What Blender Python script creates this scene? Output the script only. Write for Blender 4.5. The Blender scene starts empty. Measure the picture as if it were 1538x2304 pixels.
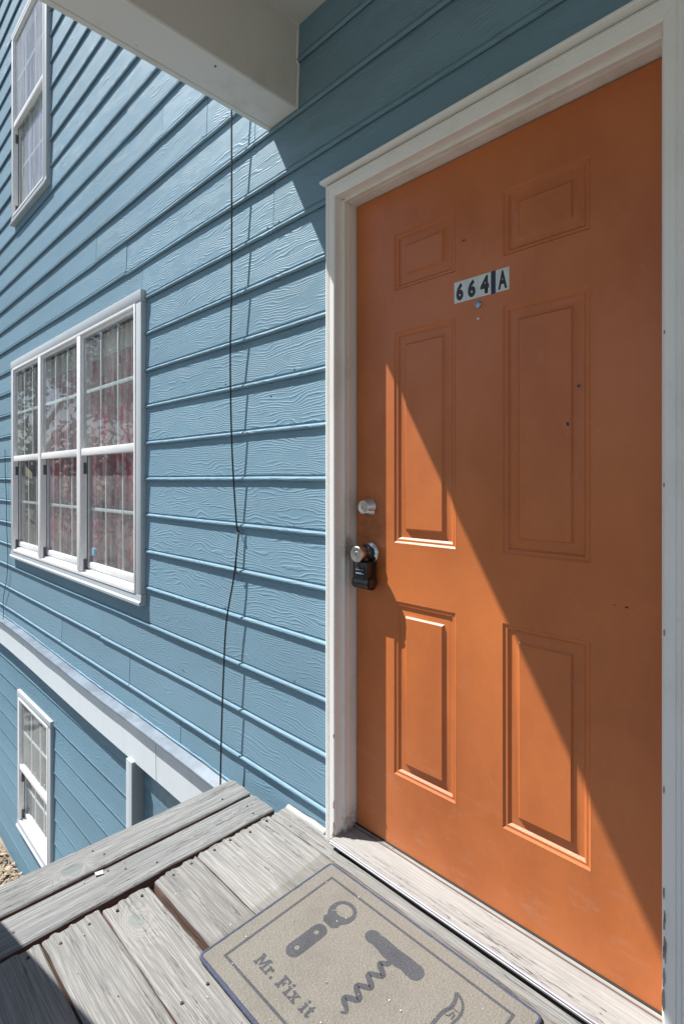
import bpy, bmesh, math, random
from mathutils import Vector, noise
R = math.radians
rnd = random.Random(7)
SC = bpy.context.scene
COL = SC.collection

# ------------------------------------------------------------------ camera
cam = bpy.data.cameras.new('camera')
cam.sensor_width = 36.0
cam.lens = 18.83
cam.shift_y = -0.0321
cam.clip_start = 0.02
cam.clip_end = 600
camo = bpy.data.objects.new('camera', cam)
COL.objects.link(camo)
camo.location = (0, -1.28, 1.131)
camo.rotation_euler = (R(90), 0, R(45))
SC.camera = camo

# ------------------------------------------------------------------ light
TO_SUN = Vector((-1.0, -0.60, 1.80)).normalized()
world = bpy.data.worlds.new('World')
SC.world = world
world.use_nodes = True
wn = world.node_tree
bg = wn.nodes['Background']
sky = wn.nodes.new('ShaderNodeTexSky')
sky.sky_type = 'NISHITA'
sky.sun_disc = False
sky.sun_elevation = math.asin(TO_SUN.z)
sky.sun_rotation = math.atan2(TO_SUN.x, TO_SUN.y)
sky.air_density = 1.0
sky.dust_density = 0.7
sky.ozone_density = 1.0
wn.links.new(sky.outputs[0], bg.inputs[0])
bg.inputs[1].default_value = 0.074
sl = bpy.data.lights.new('sun', 'SUN')
sl.energy = 5.0
sl.angle = R(0.53)
sl.color = (1.0, 0.975, 0.93)
so = bpy.data.objects.new('sun', sl)
COL.objects.link(so)
so.rotation_euler = TO_SUN.to_track_quat('Z', 'Y').to_euler()
so.location = (-6, -4, 9)
SC.view_settings.view_transform = 'Standard'
SC.view_settings.look = 'None'
SC.view_settings.gamma = 1
SC.view_settings.use_curve_mapping = False
SC.view_settings.exposure = 0.78
SC.render.engine = 'CYCLES'
SC.cycles.max_bounces = 10
SC.cycles.transparent_max_bounces = 16
SC.cycles.caustics_reflective = False
SC.cycles.caustics_refractive = False


# ------------------------------------------------------------------ material helpers
class NT:
    def __init__(s, name):
        s.m = bpy.data.materials.new(name)
        s.m.use_nodes = True
        s.t = s.m.node_tree
        s.t.nodes.clear()
        s.out = s.n('OutputMaterial')

    def n(s, kind, ins=None, **kw):
        nd = s.t.nodes.new('ShaderNode' + kind)
        for k, v in kw.items():
            setattr(nd, k, v)
        for k, v in (ins or {}).items():
            s.put(nd.inputs[k], v)
        return nd

    def put(s, sock, v):
        if hasattr(v, 'is_output') and not isinstance(v, (int, float)):
            s.t.links.new(v, sock)
        else:
            sock.default_value = v

    def math(s, op, a, b=0.0, c=0.0, clamp=False):
        nd = s.n('Math', {0: a, 1: b, 2: c}, operation=op)
        nd.use_clamp = clamp
        return nd.outputs[0]

    def vmath(s, op, a, b=(0, 0, 0)):
        return s.n('VectorMath', {0: a, 1: b}, operation=op).outputs[0]

    def ramp(s, v, lo, hi, a=0.0, b=1.0):
        nd = s.n('MapRange', {0: v, 1: lo, 2: hi, 3: a, 4: b}, interpolation_type='SMOOTHSTEP')
        return nd.outputs[0]

    def mix(s, f, a, b, blend='MIX'):
        nd = s.n('Mix', data_type='RGBA', blend_type=blend)
        s.put(nd.inputs[0], f)
        s.put(nd.inputs[6], a)
        s.put(nd.inputs[7], b)
        return nd.outputs[2]

    def noise(s, vec, scale, detail=3.0, rough=0.55, dist=0.0):
        nd = s.n('TexNoise', {'Vector': vec, 'Scale': scale, 'Detail': detail, 'Roughness': rough, 'Distortion': dist})
        return nd.outputs[0]

    def objco(s, rand=23.0):
        c = s.n('TexCoord').outputs['Object']
        if rand:
            r = s.n('ObjectInfo').outputs['Random']
            off = s.n('CombineXYZ', {0: s.math('MULTIPLY', r, rand), 1: s.math('MULTIPLY', r, rand * 1.7), 2: s.math('MULTIPLY', r, rand * 2.3)}).outputs[0]
            c = s.vmath('ADD', c, off)
        return c

    def bump(s, h, dist, strength=1.0, normal=None):
        ins = {'Height': h, 'Distance': dist, 'Strength': strength}
        if normal is not None:
            ins['Normal'] = normal
        return s.n('Bump', ins).outputs[0]

    def pbr(s, col, rough=0.6, normal=None, metal=0.0, spec=0.5, **kw):
        ins = {'Base Color': col, 'Roughness': rough, 'Metallic': metal, 'Specular IOR Level': spec}
        ins.update(kw)
        nd = s.n('BsdfPrincipled', ins)
        if normal is not None:
            s.put(nd.inputs['Normal'], normal)
        s.t.links.new(nd.outputs[0], s.out.inputs[0])
        return nd


def C(*a):
    return (a[0], a[1], a[2], 1.0)


def m_siding(name, base, scale=1.0):
    t = NT(name)
    raw = t.n('TexCoord').outputs['Object']
    rz = t.n('SeparateXYZ', {0: raw}).outputs[2]
    co = t.objco()
    v1 = t.vmath('MULTIPLY', co, (2.6, 1, 9.5))
    nz = t.noise(v1, 1.0, 2.0, 0.5)
    v2 = t.vmath('MULTIPLY', co, (14, 1, 34))
    nz2 = t.noise(v2, 1.0, 2.0, 0.5)
    h = t.math('ADD', t.math('MULTIPLY', nz, 12.0), t.math('MULTIPLY', rz, 105.0 * scale))
    h = t.math('ADD', h, t.math('MULTIPLY', nz2, 1.1))
    sn = t.math('SINE', t.math('MULTIPLY', h, 6.2832))
    ridge = t.ramp(sn, 0.05, 0.98)
    mask = t.ramp(t.noise(t.vmath('MULTIPLY', co, (9, 1, 22)), 1.0, 2.0), 0.36, 0.56, 0.12, 1.0)
    hh = t.math('MULTIPLY', ridge, mask)
    fine = t.noise(t.vmath('MULTIPLY', co, (90, 60, 260)), 1.0, 2.0)
    hh = t.math('ADD', hh, t.math('MULTIPLY', fine, 0.3))
    bs = t.ramp(t.n('ObjectInfo').outputs['Random'], 0.0, 1.0, 0.45, 0.9)
    nrm = t.bump(hh, 0.0014, bs)
    big = t.noise(t.vmath('MULTIPLY', co, (1.2, 1, 3)), 1.0, 4.0)
    rv = t.n('ObjectInfo').outputs['Random']
    k = t.math('ADD', t.math('MULTIPLY', t.math('SUBTRACT', big, 0.5), 0.30), t.math('MULTIPLY', t.math('SUBTRACT', rv, 0.5), 0.10))
    k = t.math('ADD', k, 1.0)
    col = t.mix(1.0, C(*base), t.n('CombineXYZ', {0: k, 1: k, 2: k}).outputs[0], 'MULTIPLY')
    dirt = t.ramp(t.noise(t.vmath('MULTIPLY', co, (5, 1, 5)), 1.0, 6.0, 0.7), 0.58, 0.8, 0.0, 0.35)
    col = t.mix(dirt, col, C(base[0] * 0.9, base[1] * 0.72, base[2] * 0.62))
    t.pbr(col, 0.55, nrm, spec=0.25)
    return t.m


def m_paint(name, base, rough=0.45, wear=0.35, stain=(0.28, 0.2, 0.12), bump=0.0006, grime=0.4):
    t = NT(name)
    co = t.objco(11)
    a = t.noise(t.vmath('MULTIPLY', co, (6, 6, 3)), 1.0, 5.0, 0.65)
    b = t.noise(co, 42.0, 4.0, 0.7)
    f = t.math('MULTIPLY', t.ramp(a, 0.5, 0.78), grime)
    col = t.mix(f, C(*base), C(base[0] * 0.72, base[1] * 0.68, base[2] * 0.62))
    spot = t.math('MULTIPLY', t.ramp(b, 0.70, 0.76), wear)
    col = t.mix(spot, col, C(*stain))
    brush = t.noise(t.vmath('MULTIPLY', co, (160, 160, 14)), 1.0, 2.0)
    h = t.math('ADD', t.math('MULTIPLY', b, 0.5), t.math('MULTIPLY', brush, 0.5))
    t.pbr(col, t.ramp(a, 0.3, 0.7, rough - 0.06, rough + 0.12), t.bump(h, bump, 0.6), spec=0.5)
    return t.m


def m_jamb():
    m = m_paint('jamb_paint', (0.83, 0.80, 0.755), 0.42, wear=0.6, stain=(0.16, 0.09, 0.05), grime=0.8)
    nt = m.node_tree
    p = next(n for n in nt.nodes if n.type == 'BSDF_PRINCIPLED')
    old = p.inputs['Base Color'].links[0].from_socket
    t = NT.__new__(NT)
    t.m, t.t = m, nt
    co = t.n('TexCoord').outputs['Object']
    dk = t.n('VectorMath', {0: t.vmath('MULTIPLY', t.vmath('SUBTRACT', co, (-1.2155, -0.036, 0.905)), (1.0, 1.7, 0.8))}, operation='LENGTH').outputs['Value']
    f = t.math('MULTIPLY', t.ramp(dk, 0.050, 0.006), t.ramp(t.noise(co, 90.0, 4.0, 0.7), 0.3, 0.6, 0.25, 1.0))
    col = t.mix(t.math('MULTIPLY', f, 0.85), old, C(0.10, 0.055, 0.02))
    z = t.n('SeparateXYZ', {0: co}).outputs[2]
    g = t.math('MULTIPLY', t.ramp(z, 0.10, -0.03), t.ramp(t.noise(co, 55.0, 5.0, 0.7), 0.35, 0.62, 0.15, 1.0))
    col = t.mix(t.math('MULTIPLY', g, 0.8), col, C(0.13, 0.085, 0.055))
    t.put(p.inputs['Base Color'], col)
    return m


def m_plain(name, base, rough=0.5, metal=0.0, bump=0.0, bscale=200.0, var=0.15, spec=0.5):
    t = NT(name)
    co = t.objco(9)
    n1 = t.noise(co, bscale * 0.15, 4.0)
    k = t.ramp(n1, 0.3, 0.7, 1 - var, 1 + var)
    col = t.mix(1.0, C(*base), t.n('CombineXYZ', {0: k, 1: k, 2: k}).outputs[0], 'MULTIPLY')
    nr = t.bump(t.noise(co, bscale, 3.0), bump, 0.8) if bump else None
    t.pbr(col, rough, nr, metal, spec)
    return t.m


def m_wood(name, light, dark, knot=True, contrast=1.0, footprint=False):
    """weathered timber, grain along local x"""
    t = NT(name)
    raw = t.n('TexCoord').outputs['Object']
    co = t.objco(19)
    warp = t.noise(t.vmath('MULTIPLY', co, (2.2, 9, 9)), 1.0, 2.0)
    yy = t.n('SeparateXYZ', {0: co}).outputs[1]
    H = t.math('ADD', t.math('MULTIPLY', yy, 70.0), t.math('MULTIPLY', warp, 7.0))
    if knot:
        kv = t.n('Attribute', attribute_type='OBJECT', attribute_name='knot').outputs['Vector']
        wob = t.math('MULTIPLY', t.math('SUBTRACT', t.noise(raw, 26.0, 4.0), 0.5), 0.030)
        dv = t.n('SeparateXYZ', {0: t.vmath('MULTIPLY', t.vmath('SUBTRACT', raw, kv), (0.62, 1.0, 0.0))})
        d = t.math('ADD', wob, t.math('SQRT', t.math('ADD', t.math('POWER', dv.outputs[0], 2.0), t.math('POWER', dv.outputs[1], 2.0))))
        kn = t.math('POWER', 2.718, t.math('MULTIPLY', t.math('MULTIPLY', d, d), -900.0))
        H = t.math('ADD', H, t.math('MULTIPLY', kn, 5.5))
    gr = t.math('SINE', t.math('MULTIPLY', H, 6.2832))
    ring = t.ramp(gr, -1.0, 0.4)
    st = t.noise(t.vmath('MULTIPLY', co, (6, 300, 120)), 1.0, 3.0, 0.6)
    st2 = t.noise(t.vmath('MULTIPLY', co, (2.4, 75, 40)), 1.0, 4.0, 0.65)
    crack = t.ramp(t.math('ABSOLUTE', t.math('SUBTRACT', st2, 0.5)), 0.0, 0.009)
    cm = t.ramp(t.noise(t.vmath('MULTIPLY', co, (1.5, 18, 18)), 1.0, 2.0), 0.46, 0.62)
    crack = t.math('SUBTRACT', 1.0, t.math('MULTIPLY', t.math('SUBTRACT', 1.0, crack), cm))
    tone = t.math('ADD', t.math('MULTIPLY', ring, 0.22), t.math('MULTIPLY', t.ramp(st, 0.34, 0.66), 0.78))
    if knot:
        tone = t.mix(t.ramp(kn, 0.08, 0.5), tone, t.math('ADD', 0.40, t.math('MULTIPLY', ring, 0.24)))
    tone = t.ramp(tone, 0.5 - 0.5 / contrast, 0.5 + 0.5 / contrast)
    col = t.mix(tone, C(*dark), C(*light))
    blot = t.noise(t.vmath('MULTIPLY', co, (3.0, 9, 9)), 1.0, 6.0, 0.7)
    col = t.mix(t.ramp(blot, 0.45, 0.72, 0.0, 0.5), col, C(light[0] * 0.60, light[1] * 0.62, light[2] * 0.64))
    rv = t.n('ObjectInfo').outputs['Random']
    k = t.ramp(rv, 0.0, 1.0, 0.88, 1.1)
    col = t.mix(1.0, col, t.n('CombineXYZ', {0: k, 1: k, 2: k}).outputs[0], 'MULTIPLY')
    col = t.mix(t.math('MULTIPLY', t.math('SUBTRACT', 1.0, crack), 0.85), col, C(0.05, 0.046, 0.042))
    if knot:
        col = t.mix(t.math('MULTIPLY', t.ramp(d, 0.021, 0.015), 0.6), col, C(dark[0] * 0.9, dark[1] * 1.05, dark[2] * 1.1))
    if footprint:   # damp print left by the mat before it was shifted
        pos = t.n('NewGeometry').outputs['Position']
        sp = t.n('SeparateXYZ', {0: pos})
        e = t.math('ADD', sp.outputs[0], t.math('MULTIPLY', sp.outputs[1], 0.095))
        e = t.math('ADD', e, t.math('MULTIPLY', t.noise(pos, 30.0, 2.0), 0.012))
        f = t.math('MULTIPLY', t.ramp(e, -1.244, -1.230), t.ramp(sp.outputs[1], -0.128, -0.142))
        f = t.math('MULTIPLY', f, t.ramp(sp.outputs[1], -0.62, -0.60))
        col = t.mix(t.math('MULTIPLY', f, 0.62), col, C(dark[0] * 0.95, dark[1] * 0.93, dark[2] * 0.86))
    nrm_z = t.n('NewGeometry').outputs['True Normal']
    side = t.math('ABSOLUTE', t.n('SeparateXYZ', {0: nrm_z}).outputs[2])
    col = t.mix(t.ramp(side, 0.75, 0.35, 0.0, 0.75), col, C(0.13, 0.062, 0.036))   # unweathered brown edges
    h = t.math('ADD', t.math('MULTIPLY', tone, 0.6), t.math('MULTIPLY', crack, 0.9))
    t.pbr(col, 0.78, t.bump(h, 0.0016, 0.9), spec=0.25)
    return t.m


def m_metal(name, base, rough=0.28, radial=False):
    t = NT(name)
    co = t.objco(5)
    n1 = t.noise(t.vmath('MULTIPLY', co, (300, 300, 40)), 1.0, 2.0)
    t.pbr(t.mix(t.ramp(n1, 0.3, 0.7), C(*[c * 0.85 for c in base]), C(*base)), t.ramp(n1, 0.3, 0.7, rough - 0.05, rough + 0.08), t.bump(n1, 0.00003, 0.3), 1.0)
    return t.m


def m_glass(name, dust=0.10, tint=(0.9, 0.95, 0.95), ior=1.55):
    t = NT(name)
    co = t.objco(3)
    lw = t.n('Fresnel', {'IOR': ior}).outputs[0]
    front = t.math('SUBTRACT', 1.0, t.n('NewGeometry').outputs['Backfacing'])
    lw = t.math('MULTIPLY', lw, front)
    tr = t.n('BsdfTransparent', {0: C(*tint)})
    gl = t.n('BsdfGlossy', {'Color': C(0.95, 0.97, 1.0), 'Roughness': 0.015})
    mx = t.n('MixShader', {0: lw})
    t.t.links.new(tr.outputs[0], mx.inputs[1])
    t.t.links.new(gl.outputs[0], mx.inputs[2])
    df = t.n('BsdfDiffuse', {0: C(0.62, 0.64, 0.64)})
    st = t.noise(t.vmath('MULTIPLY', co, (22, 1, 2.2)), 1.0, 5.0, 0.7)
    sp = t.noise(co, 90.0, 3.0, 0.7)
    dd = t.math('ADD', t.ramp(st, 0.3, 0.8, dust * 0.5, dust * 1.7), t.ramp(sp, 0.66, 0.74, 0.0, dust * 1.6))
    dd = t.math('MULTIPLY', dd, front)
    m2 = t.n('MixShader', {0: dd})
    t.t.links.new(mx.outputs[0], m2.inputs[1])
    t.t.links.new(df.outputs[0], m2.inputs[2])
    t.t.links.new(m2.outputs[0], t.out.inputs[0])
    return t.m


def m_curtain(name, base, pat, amount=1.0):
    t = NT(name)
    co = t.objco(3)
    sw = t.vmath('ADD', t.vmath('MULTIPLY', co, (11, 1, 7)), t.vmath('MULTIPLY', t.n('TexNoise', {'Vector': co, 'Scale': 9.0, 'Detail': 2.0}).outputs[1], (1.3, 1.3, 1.3)))
    vo = t.n('TexVoronoi', {'Vector': sw, 'Scale': 1.0}, feature='DISTANCE_TO_EDGE').outputs['Distance']
    f = t.math('MULTIPLY', t.ramp(vo, 0.16, 0.05), t.ramp(t.noise(co, 6.0, 3.0), 0.26, 0.46))
    f2 = t.ramp(t.noise(t.vmath('MULTIPLY', co, (30, 1, 6)), 1.0, 4.0), 0.45, 0.7, 0.0, 0.35)
    col = t.mix(t.math('MULTIPLY', f, amount), C(*base), C(*pat))
    col = t.mix(f2, col, C(base[0] * 0.45, base[1] * 0.42, base[2] * 0.45))
    df = t.n('BsdfDiffuse', {0: col})
    tl = t.n('BsdfTranslucent', {0: col})
    mx = t.n('MixShader', {0: 0.25})
    t.t.links.new(df.outputs[0], mx.inputs[1])
    t.t.links.new(tl.outputs[0], mx.inputs[2])
    t.t.links.new(mx.outputs[0], t.out.inputs[0])
    return t.m


def m_carpet(name, base, base2, sc=900.0, bump=0.0012):
    t = NT(name)
    co = t.objco(0)
    n1 = t.noise(co, sc, 2.0, 0.7)
    n2 = t.noise(co, 9.0, 4.0, 0.6)
    n3 = t.n('TexVoronoi', {'Vector': co, 'Scale': sc * 0.45}).outputs['Distance']
    col = t.mix(t.ramp(n1, 0.32, 0.68), C(*base2), C(*base))
    col = t.mix(t.ramp(n2, 0.48, 0.75, 0.0, 0.35), col, C(*[c * 0.78 for c in base2]))
    t.pbr(col, 0.95, t.bump(t.math('ADD', n1, n3), bump, 0.9), spec=0.1)
    return t.m


def m_leaf(name, a, b):
    t = NT(name)
    n1 = t.noise(t.objco(0), 1.2, 3.0)
    t.pbr(t.mix(t.ramp(n1, 0.35, 0.65), C(*a), C(*b)), 0.6, spec=0.3)
    return t.m


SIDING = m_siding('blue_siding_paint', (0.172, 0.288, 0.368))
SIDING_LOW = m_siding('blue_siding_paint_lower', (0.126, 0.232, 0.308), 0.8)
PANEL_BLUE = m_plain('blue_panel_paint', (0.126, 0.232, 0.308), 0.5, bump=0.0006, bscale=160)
WHITE = m_paint('white_trim_paint', (0.83, 0.815, 0.785), 0.42, wear=0.28)
JAMB = m_jamb()
BEAMW = m_paint('beam_trim_paint', (0.71, 0.685, 0.64), 0.5, wear=0.22, grime=0.5)
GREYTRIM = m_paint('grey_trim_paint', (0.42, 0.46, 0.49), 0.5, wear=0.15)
BANDW = m_paint('skirt_paint', (0.64, 0.70, 0.74), 0.5, wear=0.25)
FLASH = m_plain('flashing_paint', (0.145, 0.185, 0.23), 0.35, bump=0.0004, bscale=60, var=0.25)
VINYL = m_plain('white_vinyl', (0.78, 0.78, 0.78), 0.35, var=0.04)
GASKET = m_plain('dark_gasket', (0.03, 0.028, 0.025), 0.7)
CLIP = m_plain('balance_clip', (0.10, 0.10, 0.11), 0.6)
DARK = m_plain('dark_void', (0.02, 0.018, 0.016), 0.9)
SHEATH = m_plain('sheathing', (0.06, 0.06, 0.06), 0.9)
SILLM = m_wood('weathered_sill', (0.345, 0.338, 0.325), (0.27, 0.263, 0.25), knot=False, contrast=0.8)
ALU = m_plain('sill_aluminium', (0.30, 0.29, 0.31), 0.45, metal=0.25, var=0.1)
STEEL = m_metal('brushed_steel', (0.68, 0.68, 0.68), 0.26)
BLACKP = m_plain('black_plastic', (0.012, 0.012, 0.015), 0.25, var=0.3)
CORDM = m_plain('black_cable_jacket', (0.012, 0.011, 0.010), 0.4)
CORDG = m_plain('grey_cable_jacket', (0.06, 0.08, 0.10), 0.5)
STICKW = m_plain('sticker_white', (0.60, 0.66, 0.64), 0.35, var=0.06)
INK = m_plain('sticker_ink', (0.020, 0.012, 0.014), 0.35)
INKB = m_plain('sticker_tape', (0.012, 0.012, 0.03), 0.3)
DECK = m_wood('weathered_deck_wood', (0.305, 0.298, 0.285), (0.190, 0.186, 0.176), footprint=True)
EDGE = m_wood('weathered_edge_wood', (0.245, 0.248, 0.245), (0.148, 0.150, 0.148))
NAILM = m_plain('nail_rust', (0.035, 0.028, 0.03), 0.7)
MAT = m_carpet('mat_carpet', (0.235, 0.222, 0.198), (0.165, 0.154, 0.134), 420)
MATEDGE = m_carpet('mat_binding', (0.10, 0.115, 0.165), (0.05, 0.058, 0.09), 700)
MATINK = m_carpet('mat_print', (0.125, 0.13, 0.14), (0.040, 0.042, 0.050), 420, 0.0008)
GLASS = m_glass('window_glass', 0.17)
GLASS2 = m_glass('upper_window_glass', 0.36, ior=2.1)
CUR_RED = m_curtain('red_curtain', (0.56, 0.31, 0.35), (0.50, 0.05, 0.085))
CUR_GREY = m_curtain('grey_curtain', (0.20, 0.22, 0.22), (0.12, 0.14, 0.14), 0.6)
CUR_WHITE = m_curtain('white_curtain', (0.70, 0.72, 0.73), (0.6, 0.62, 0.64), 0.3)
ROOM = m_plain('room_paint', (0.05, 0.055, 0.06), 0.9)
LEAFA = m_leaf('leaf_green', (0.035, 0.075, 0.02), (0.075, 0.11, 0.03))
LEAFB = m_leaf('leaf_dark', (0.025, 0.055, 0.018), (0.05, 0.085, 0.025))
BARK = m_plain('bark', (0.11, 0.08, 0.06), 0.9, bump=0.01, bscale=25)
CHIP = m_plain('paint_flake', (0.45, 0.45, 0.44), 0.5)


def door_material():
    t = NT('orange_door_paint')
    co = t.objco(0)
    a = t.noise(t.vmath('MULTIPLY', co, (3, 3, 2)), 1.0, 5.0, 0.6)
    c = t.mix(t.ramp(a, 0.35, 0.7), C(0.54, 0.158, 0.044), C(0.44, 0.120, 0.031))
    b = t.noise(co, 60.0, 4.0, 0.75)
    c = t.mix(t.ramp(b, 0.70, 0.76, 0.0, 0.5), c, C(0.25, 0.08, 0.03))
    w = t.noise(t.vmath('MULTIPLY', co, (7, 7, 3)), 1.0, 6.0, 0.8)
    c = t.mix(t.ramp(w, 0.58, 0.80, 0.0, 0.35), c, C(0.46, 0.21, 0.11))
    sep = t.n('SeparateXYZ', {0: co})
    # hand grime beside the lock, kicked and faded paint near the bottom
    dk = t.n('VectorMath', {0: t.vmath('MULTIPLY', t.vmath('SUBTRACT', co, (-1.150, 0.0, 0.93)), (1.6, 0.0, 0.8))}, operation='LENGTH').outputs['Value']
    c = t.mix(t.math('MULTIPLY', t.ramp(dk, 0.16, 0.03), t.ramp(t.noise(co, 24.0, 5.0, 0.7), 0.35, 0.7, 0.1, 0.75)), c, C(0.16, 0.055, 0.022))
    low = t.ramp(sep.outputs[2], 0.55, 0.05)
    sm = t.noise(t.vmath('MULTIPLY', co, (9, 9, 30)), 1.0, 6.0, 0.75)
    c = t.mix(t.math('MULTIPLY', low, t.ramp(sm, 0.52, 0.72, 0.0, 0.5)), c, C(0.50, 0.25, 0.15))
    scr = t.noise(t.vmath('MULTIPLY', t.n('VectorRotate', {'Vector': co, 'Axis': (0, 1, 0), 'Angle': 0.6}).outputs[0], (60, 1, 3)), 1.0, 3.0)
    c = t.mix(t.ramp(t.math('ABSOLUTE', t.math('SUBTRACT', scr, 0.62)), 0.004, 0.0, 0.0, 0.3), c, C(0.60, 0.33, 0.2))
    br = t.noise(t.vmath('MULTIPLY', co, (300, 300, 16)), 1.0, 3.0)
    dent = t.noise(co, 7.0, 2.0)
    h = t.math('ADD', t.math('MULTIPLY', br, 0.42), t.math('ADD', t.math('MULTIPLY', b, 0.25), t.math('MULTIPLY', dent, 2.2)))
    t.pbr(c, t.ramp(a, 0.3, 0.7, 0.34, 0.46), t.bump(h, 0.0012, 0.7), spec=0.5)
    return t.m


DOORM = door_material()


def ground_material():
    t = NT('concrete')
    co = t.objco(0)
    a = t.noise(co, 2.0, 6.0, 0.7)
    b = t.noise(co, 60.0, 3.0, 0.7)
    c = t.mix(t.ramp(a, 0.3, 0.7), C(0.30, 0.29, 0.27), C(0.40, 0.39, 0.37))
    c = t.mix(t.ramp(b, 0.55, 0.75, 0, 0.5), c, C(0.22, 0.21, 0.19))
    t.pbr(c, 0.9, t.bump(b, 0.004, 0.6), spec=0.2)
    return t.m


def grass_material():
    t = NT('lawn')
    co = t.objco(0)
    a = t.noise(co, 0.4, 6.0, 0.7)
    c = t.mix(t.ramp(a, 0.3, 0.7), C(0.105, 0.105, 0.085), C(0.175, 0.16, 0.135))
    t.pbr(c, 0.95, t.bump(t.noise(co, 30.0, 3.0), 0.03, 0.8), spec=0.1)
    return t.m


CONC = ground_material()
LAWN = grass_material()


# ------------------------------------------------------------------ object helpers
def tag(o, label=None, cat=None, group=None, kind=None):
    if label: o['label'] = label
    if cat: o['category'] = cat
    if group: o['group'] = group
    if kind: o['kind'] = kind
    return o


def thing(name, label, cat, loc=(0, 0, 0), group=None, kind=None):
    o = bpy.data.objects.new(name, None)
    o.empty_display_size = 0.1
    o.location = loc
    COL.objects.link(o)
    return tag(o, label, cat, group, kind)


def wloc(o):
    v = Vector((0, 0, 0))
    while o is not None:
        v = v + o.location
        o = o.parent
    return v


def mesh_obj(name, me, mat, parent=None, loc=(0, 0, 0), rotz=0.0):
    o = bpy.data.objects.new(name, me)
    if mat is not None and len(me.materials) == 0:
        me.materials.append(mat)
    COL.objects.link(o)
    if parent is not None:
        o.parent = parent
        o.location = Vector(loc) - wloc(parent)
    else:
        o.location = loc
    o.rotation_euler = (0, 0, rotz)
    return o


def from_bm(name, bm, mat, parent=None, smooth=False, loc=(0, 0, 0), rotz=0.0):
    bmesh.ops.recalc_face_normals(bm, faces=bm.faces)
    me = bpy.data.meshes.new(name)
    bm.to_mesh(me)
    bm.free()
    if smooth:
        for p in me.polygons:
            p.use_smooth = True
        try:
            me.set_sharp_from_angle(angle=R(smooth if smooth is not True else 40))
        except Exception:
            pass
    return mesh_obj(name, me, mat, parent, loc, rotz)


def bbox(bm, x0, x1, y0, y1, z0, z1, bev=0.0):
    vs = [bm.verts.new(p) for p in [(x0, y0, z0), (x1, y0, z0), (x1, y1, z0), (x0, y1, z0), (x0, y0, z1), (x1, y0, z1), (x1, y1, z1), (x0, y1, z1)]]
    fs = [bm.faces.new([vs[i] for i in q]) for q in [(0, 3, 2, 1), (4, 5, 6, 7), (0, 1, 5, 4), (1, 2, 6, 5), (2, 3, 7, 6), (3, 0, 4, 7)]]
    if bev > 0:
        es = list({e for f in fs for e in f.edges})
        bmesh.ops.bevel(bm, geom=es, offset=bev, segments=2, affect='EDGES', profile=0.5)
    return vs


def box(name, x0, x1, y0, y1, z0, z1, mat, parent=None, bev=0.003):
    bm = bmesh.new()
    bbox(bm, x0, x1, y0, y1, z0, z1, bev)
    return from_bm(name, bm, mat, parent, smooth=30 if bev else False)


def sweep(bm, prof, xs, fn, cap=True):
    """prof: list of 2-vectors; xs: stations; fn(s, p) -> 3D point; open profile"""
    rows = [[bm.verts.new(fn(s, p)) for p in prof] for s in xs]
    for i in range(len(rows) - 1):
        for j in range(len(prof) - 1):
            bm.faces.new((rows[i][j], rows[i + 1][j], rows[i + 1][j + 1], rows[i][j + 1]))
    if cap:
        bm.faces.new(rows[0])
        bm.faces.new(list(reversed(rows[-1])))
    return rows


def tube(bm, pts, r, seg=8):
    pts = [Vector(p) for p in pts]
    rings = []
    up0 = Vector((0.31, 0.92, 0.2)).normalized()
    for i, p in enumerate(pts):
        d = (pts[min(i + 1, len(pts) - 1)] - pts[max(i - 1, 0)]).normalized()
        a = d.cross(up0).normalized()
        b = d.cross(a).normalized()
        rr = r[i] if isinstance(r, (list, tuple)) else r
        rings.append([bm.verts.new(p + (a * math.cos(k * 2 * math.pi / seg) + b * math.sin(k * 2 * math.pi / seg)) * rr) for k in range(seg)])
    for i in range(len(rings) - 1):
        for k in range(seg):
            bm.faces.new((rings[i][k], rings[i][(k + 1) % seg], rings[i + 1][(k + 1) % seg], rings[i + 1][k]))
    bm.faces.new(rings[0])
    bm.faces.new(list(reversed(rings[-1])))


def spline(pts, n=8):
    pts = [Vector(p) for p in pts]
    out = []
    for i in range(len(pts) - 1):
        p0, p1, p2, p3 = pts[max(i - 1, 0)], pts[i], pts[i + 1], pts[min(i + 2, len(pts) - 1)]
        for k in range(n):
            t = k / n
            out.append(0.5 * ((2 * p1) + (p2 - p0) * t + (2 * p0 - 5 * p1 + 4 * p2 - p3) * t * t + (3 * p1 - p0 - 3 * p2 + p3) * t ** 3))
    out.append(pts[-1])
    return out


def lathe_y(bm, prof, cx, cz, seg=32):
    """revolve (radius, y) profile about the axis parallel to y through cx, cz"""
    rings = []
    for r, y in prof:
        if r < 1e-6:
            rings.append([bm.verts.new((cx, y, cz))])
        else:
            rings.append([bm.verts.new((cx + r * math.cos(k * 2 * math.pi / seg), y, cz + r * math.sin(k * 2 * math.pi / seg))) for k in range(seg)])
    for a, b in zip(rings, rings[1:]):
        for k in range(seg):
            q = [a[k % len(a)], a[(k + 1) % len(a)], b[(k + 1) % len(b)], b[k % len(b)]]
            q2 = []
            for v in q:
                if v not in q2:
                    q2.append(v)
            if len(q2) > 2:
                bm.faces.new(q2)


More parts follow.
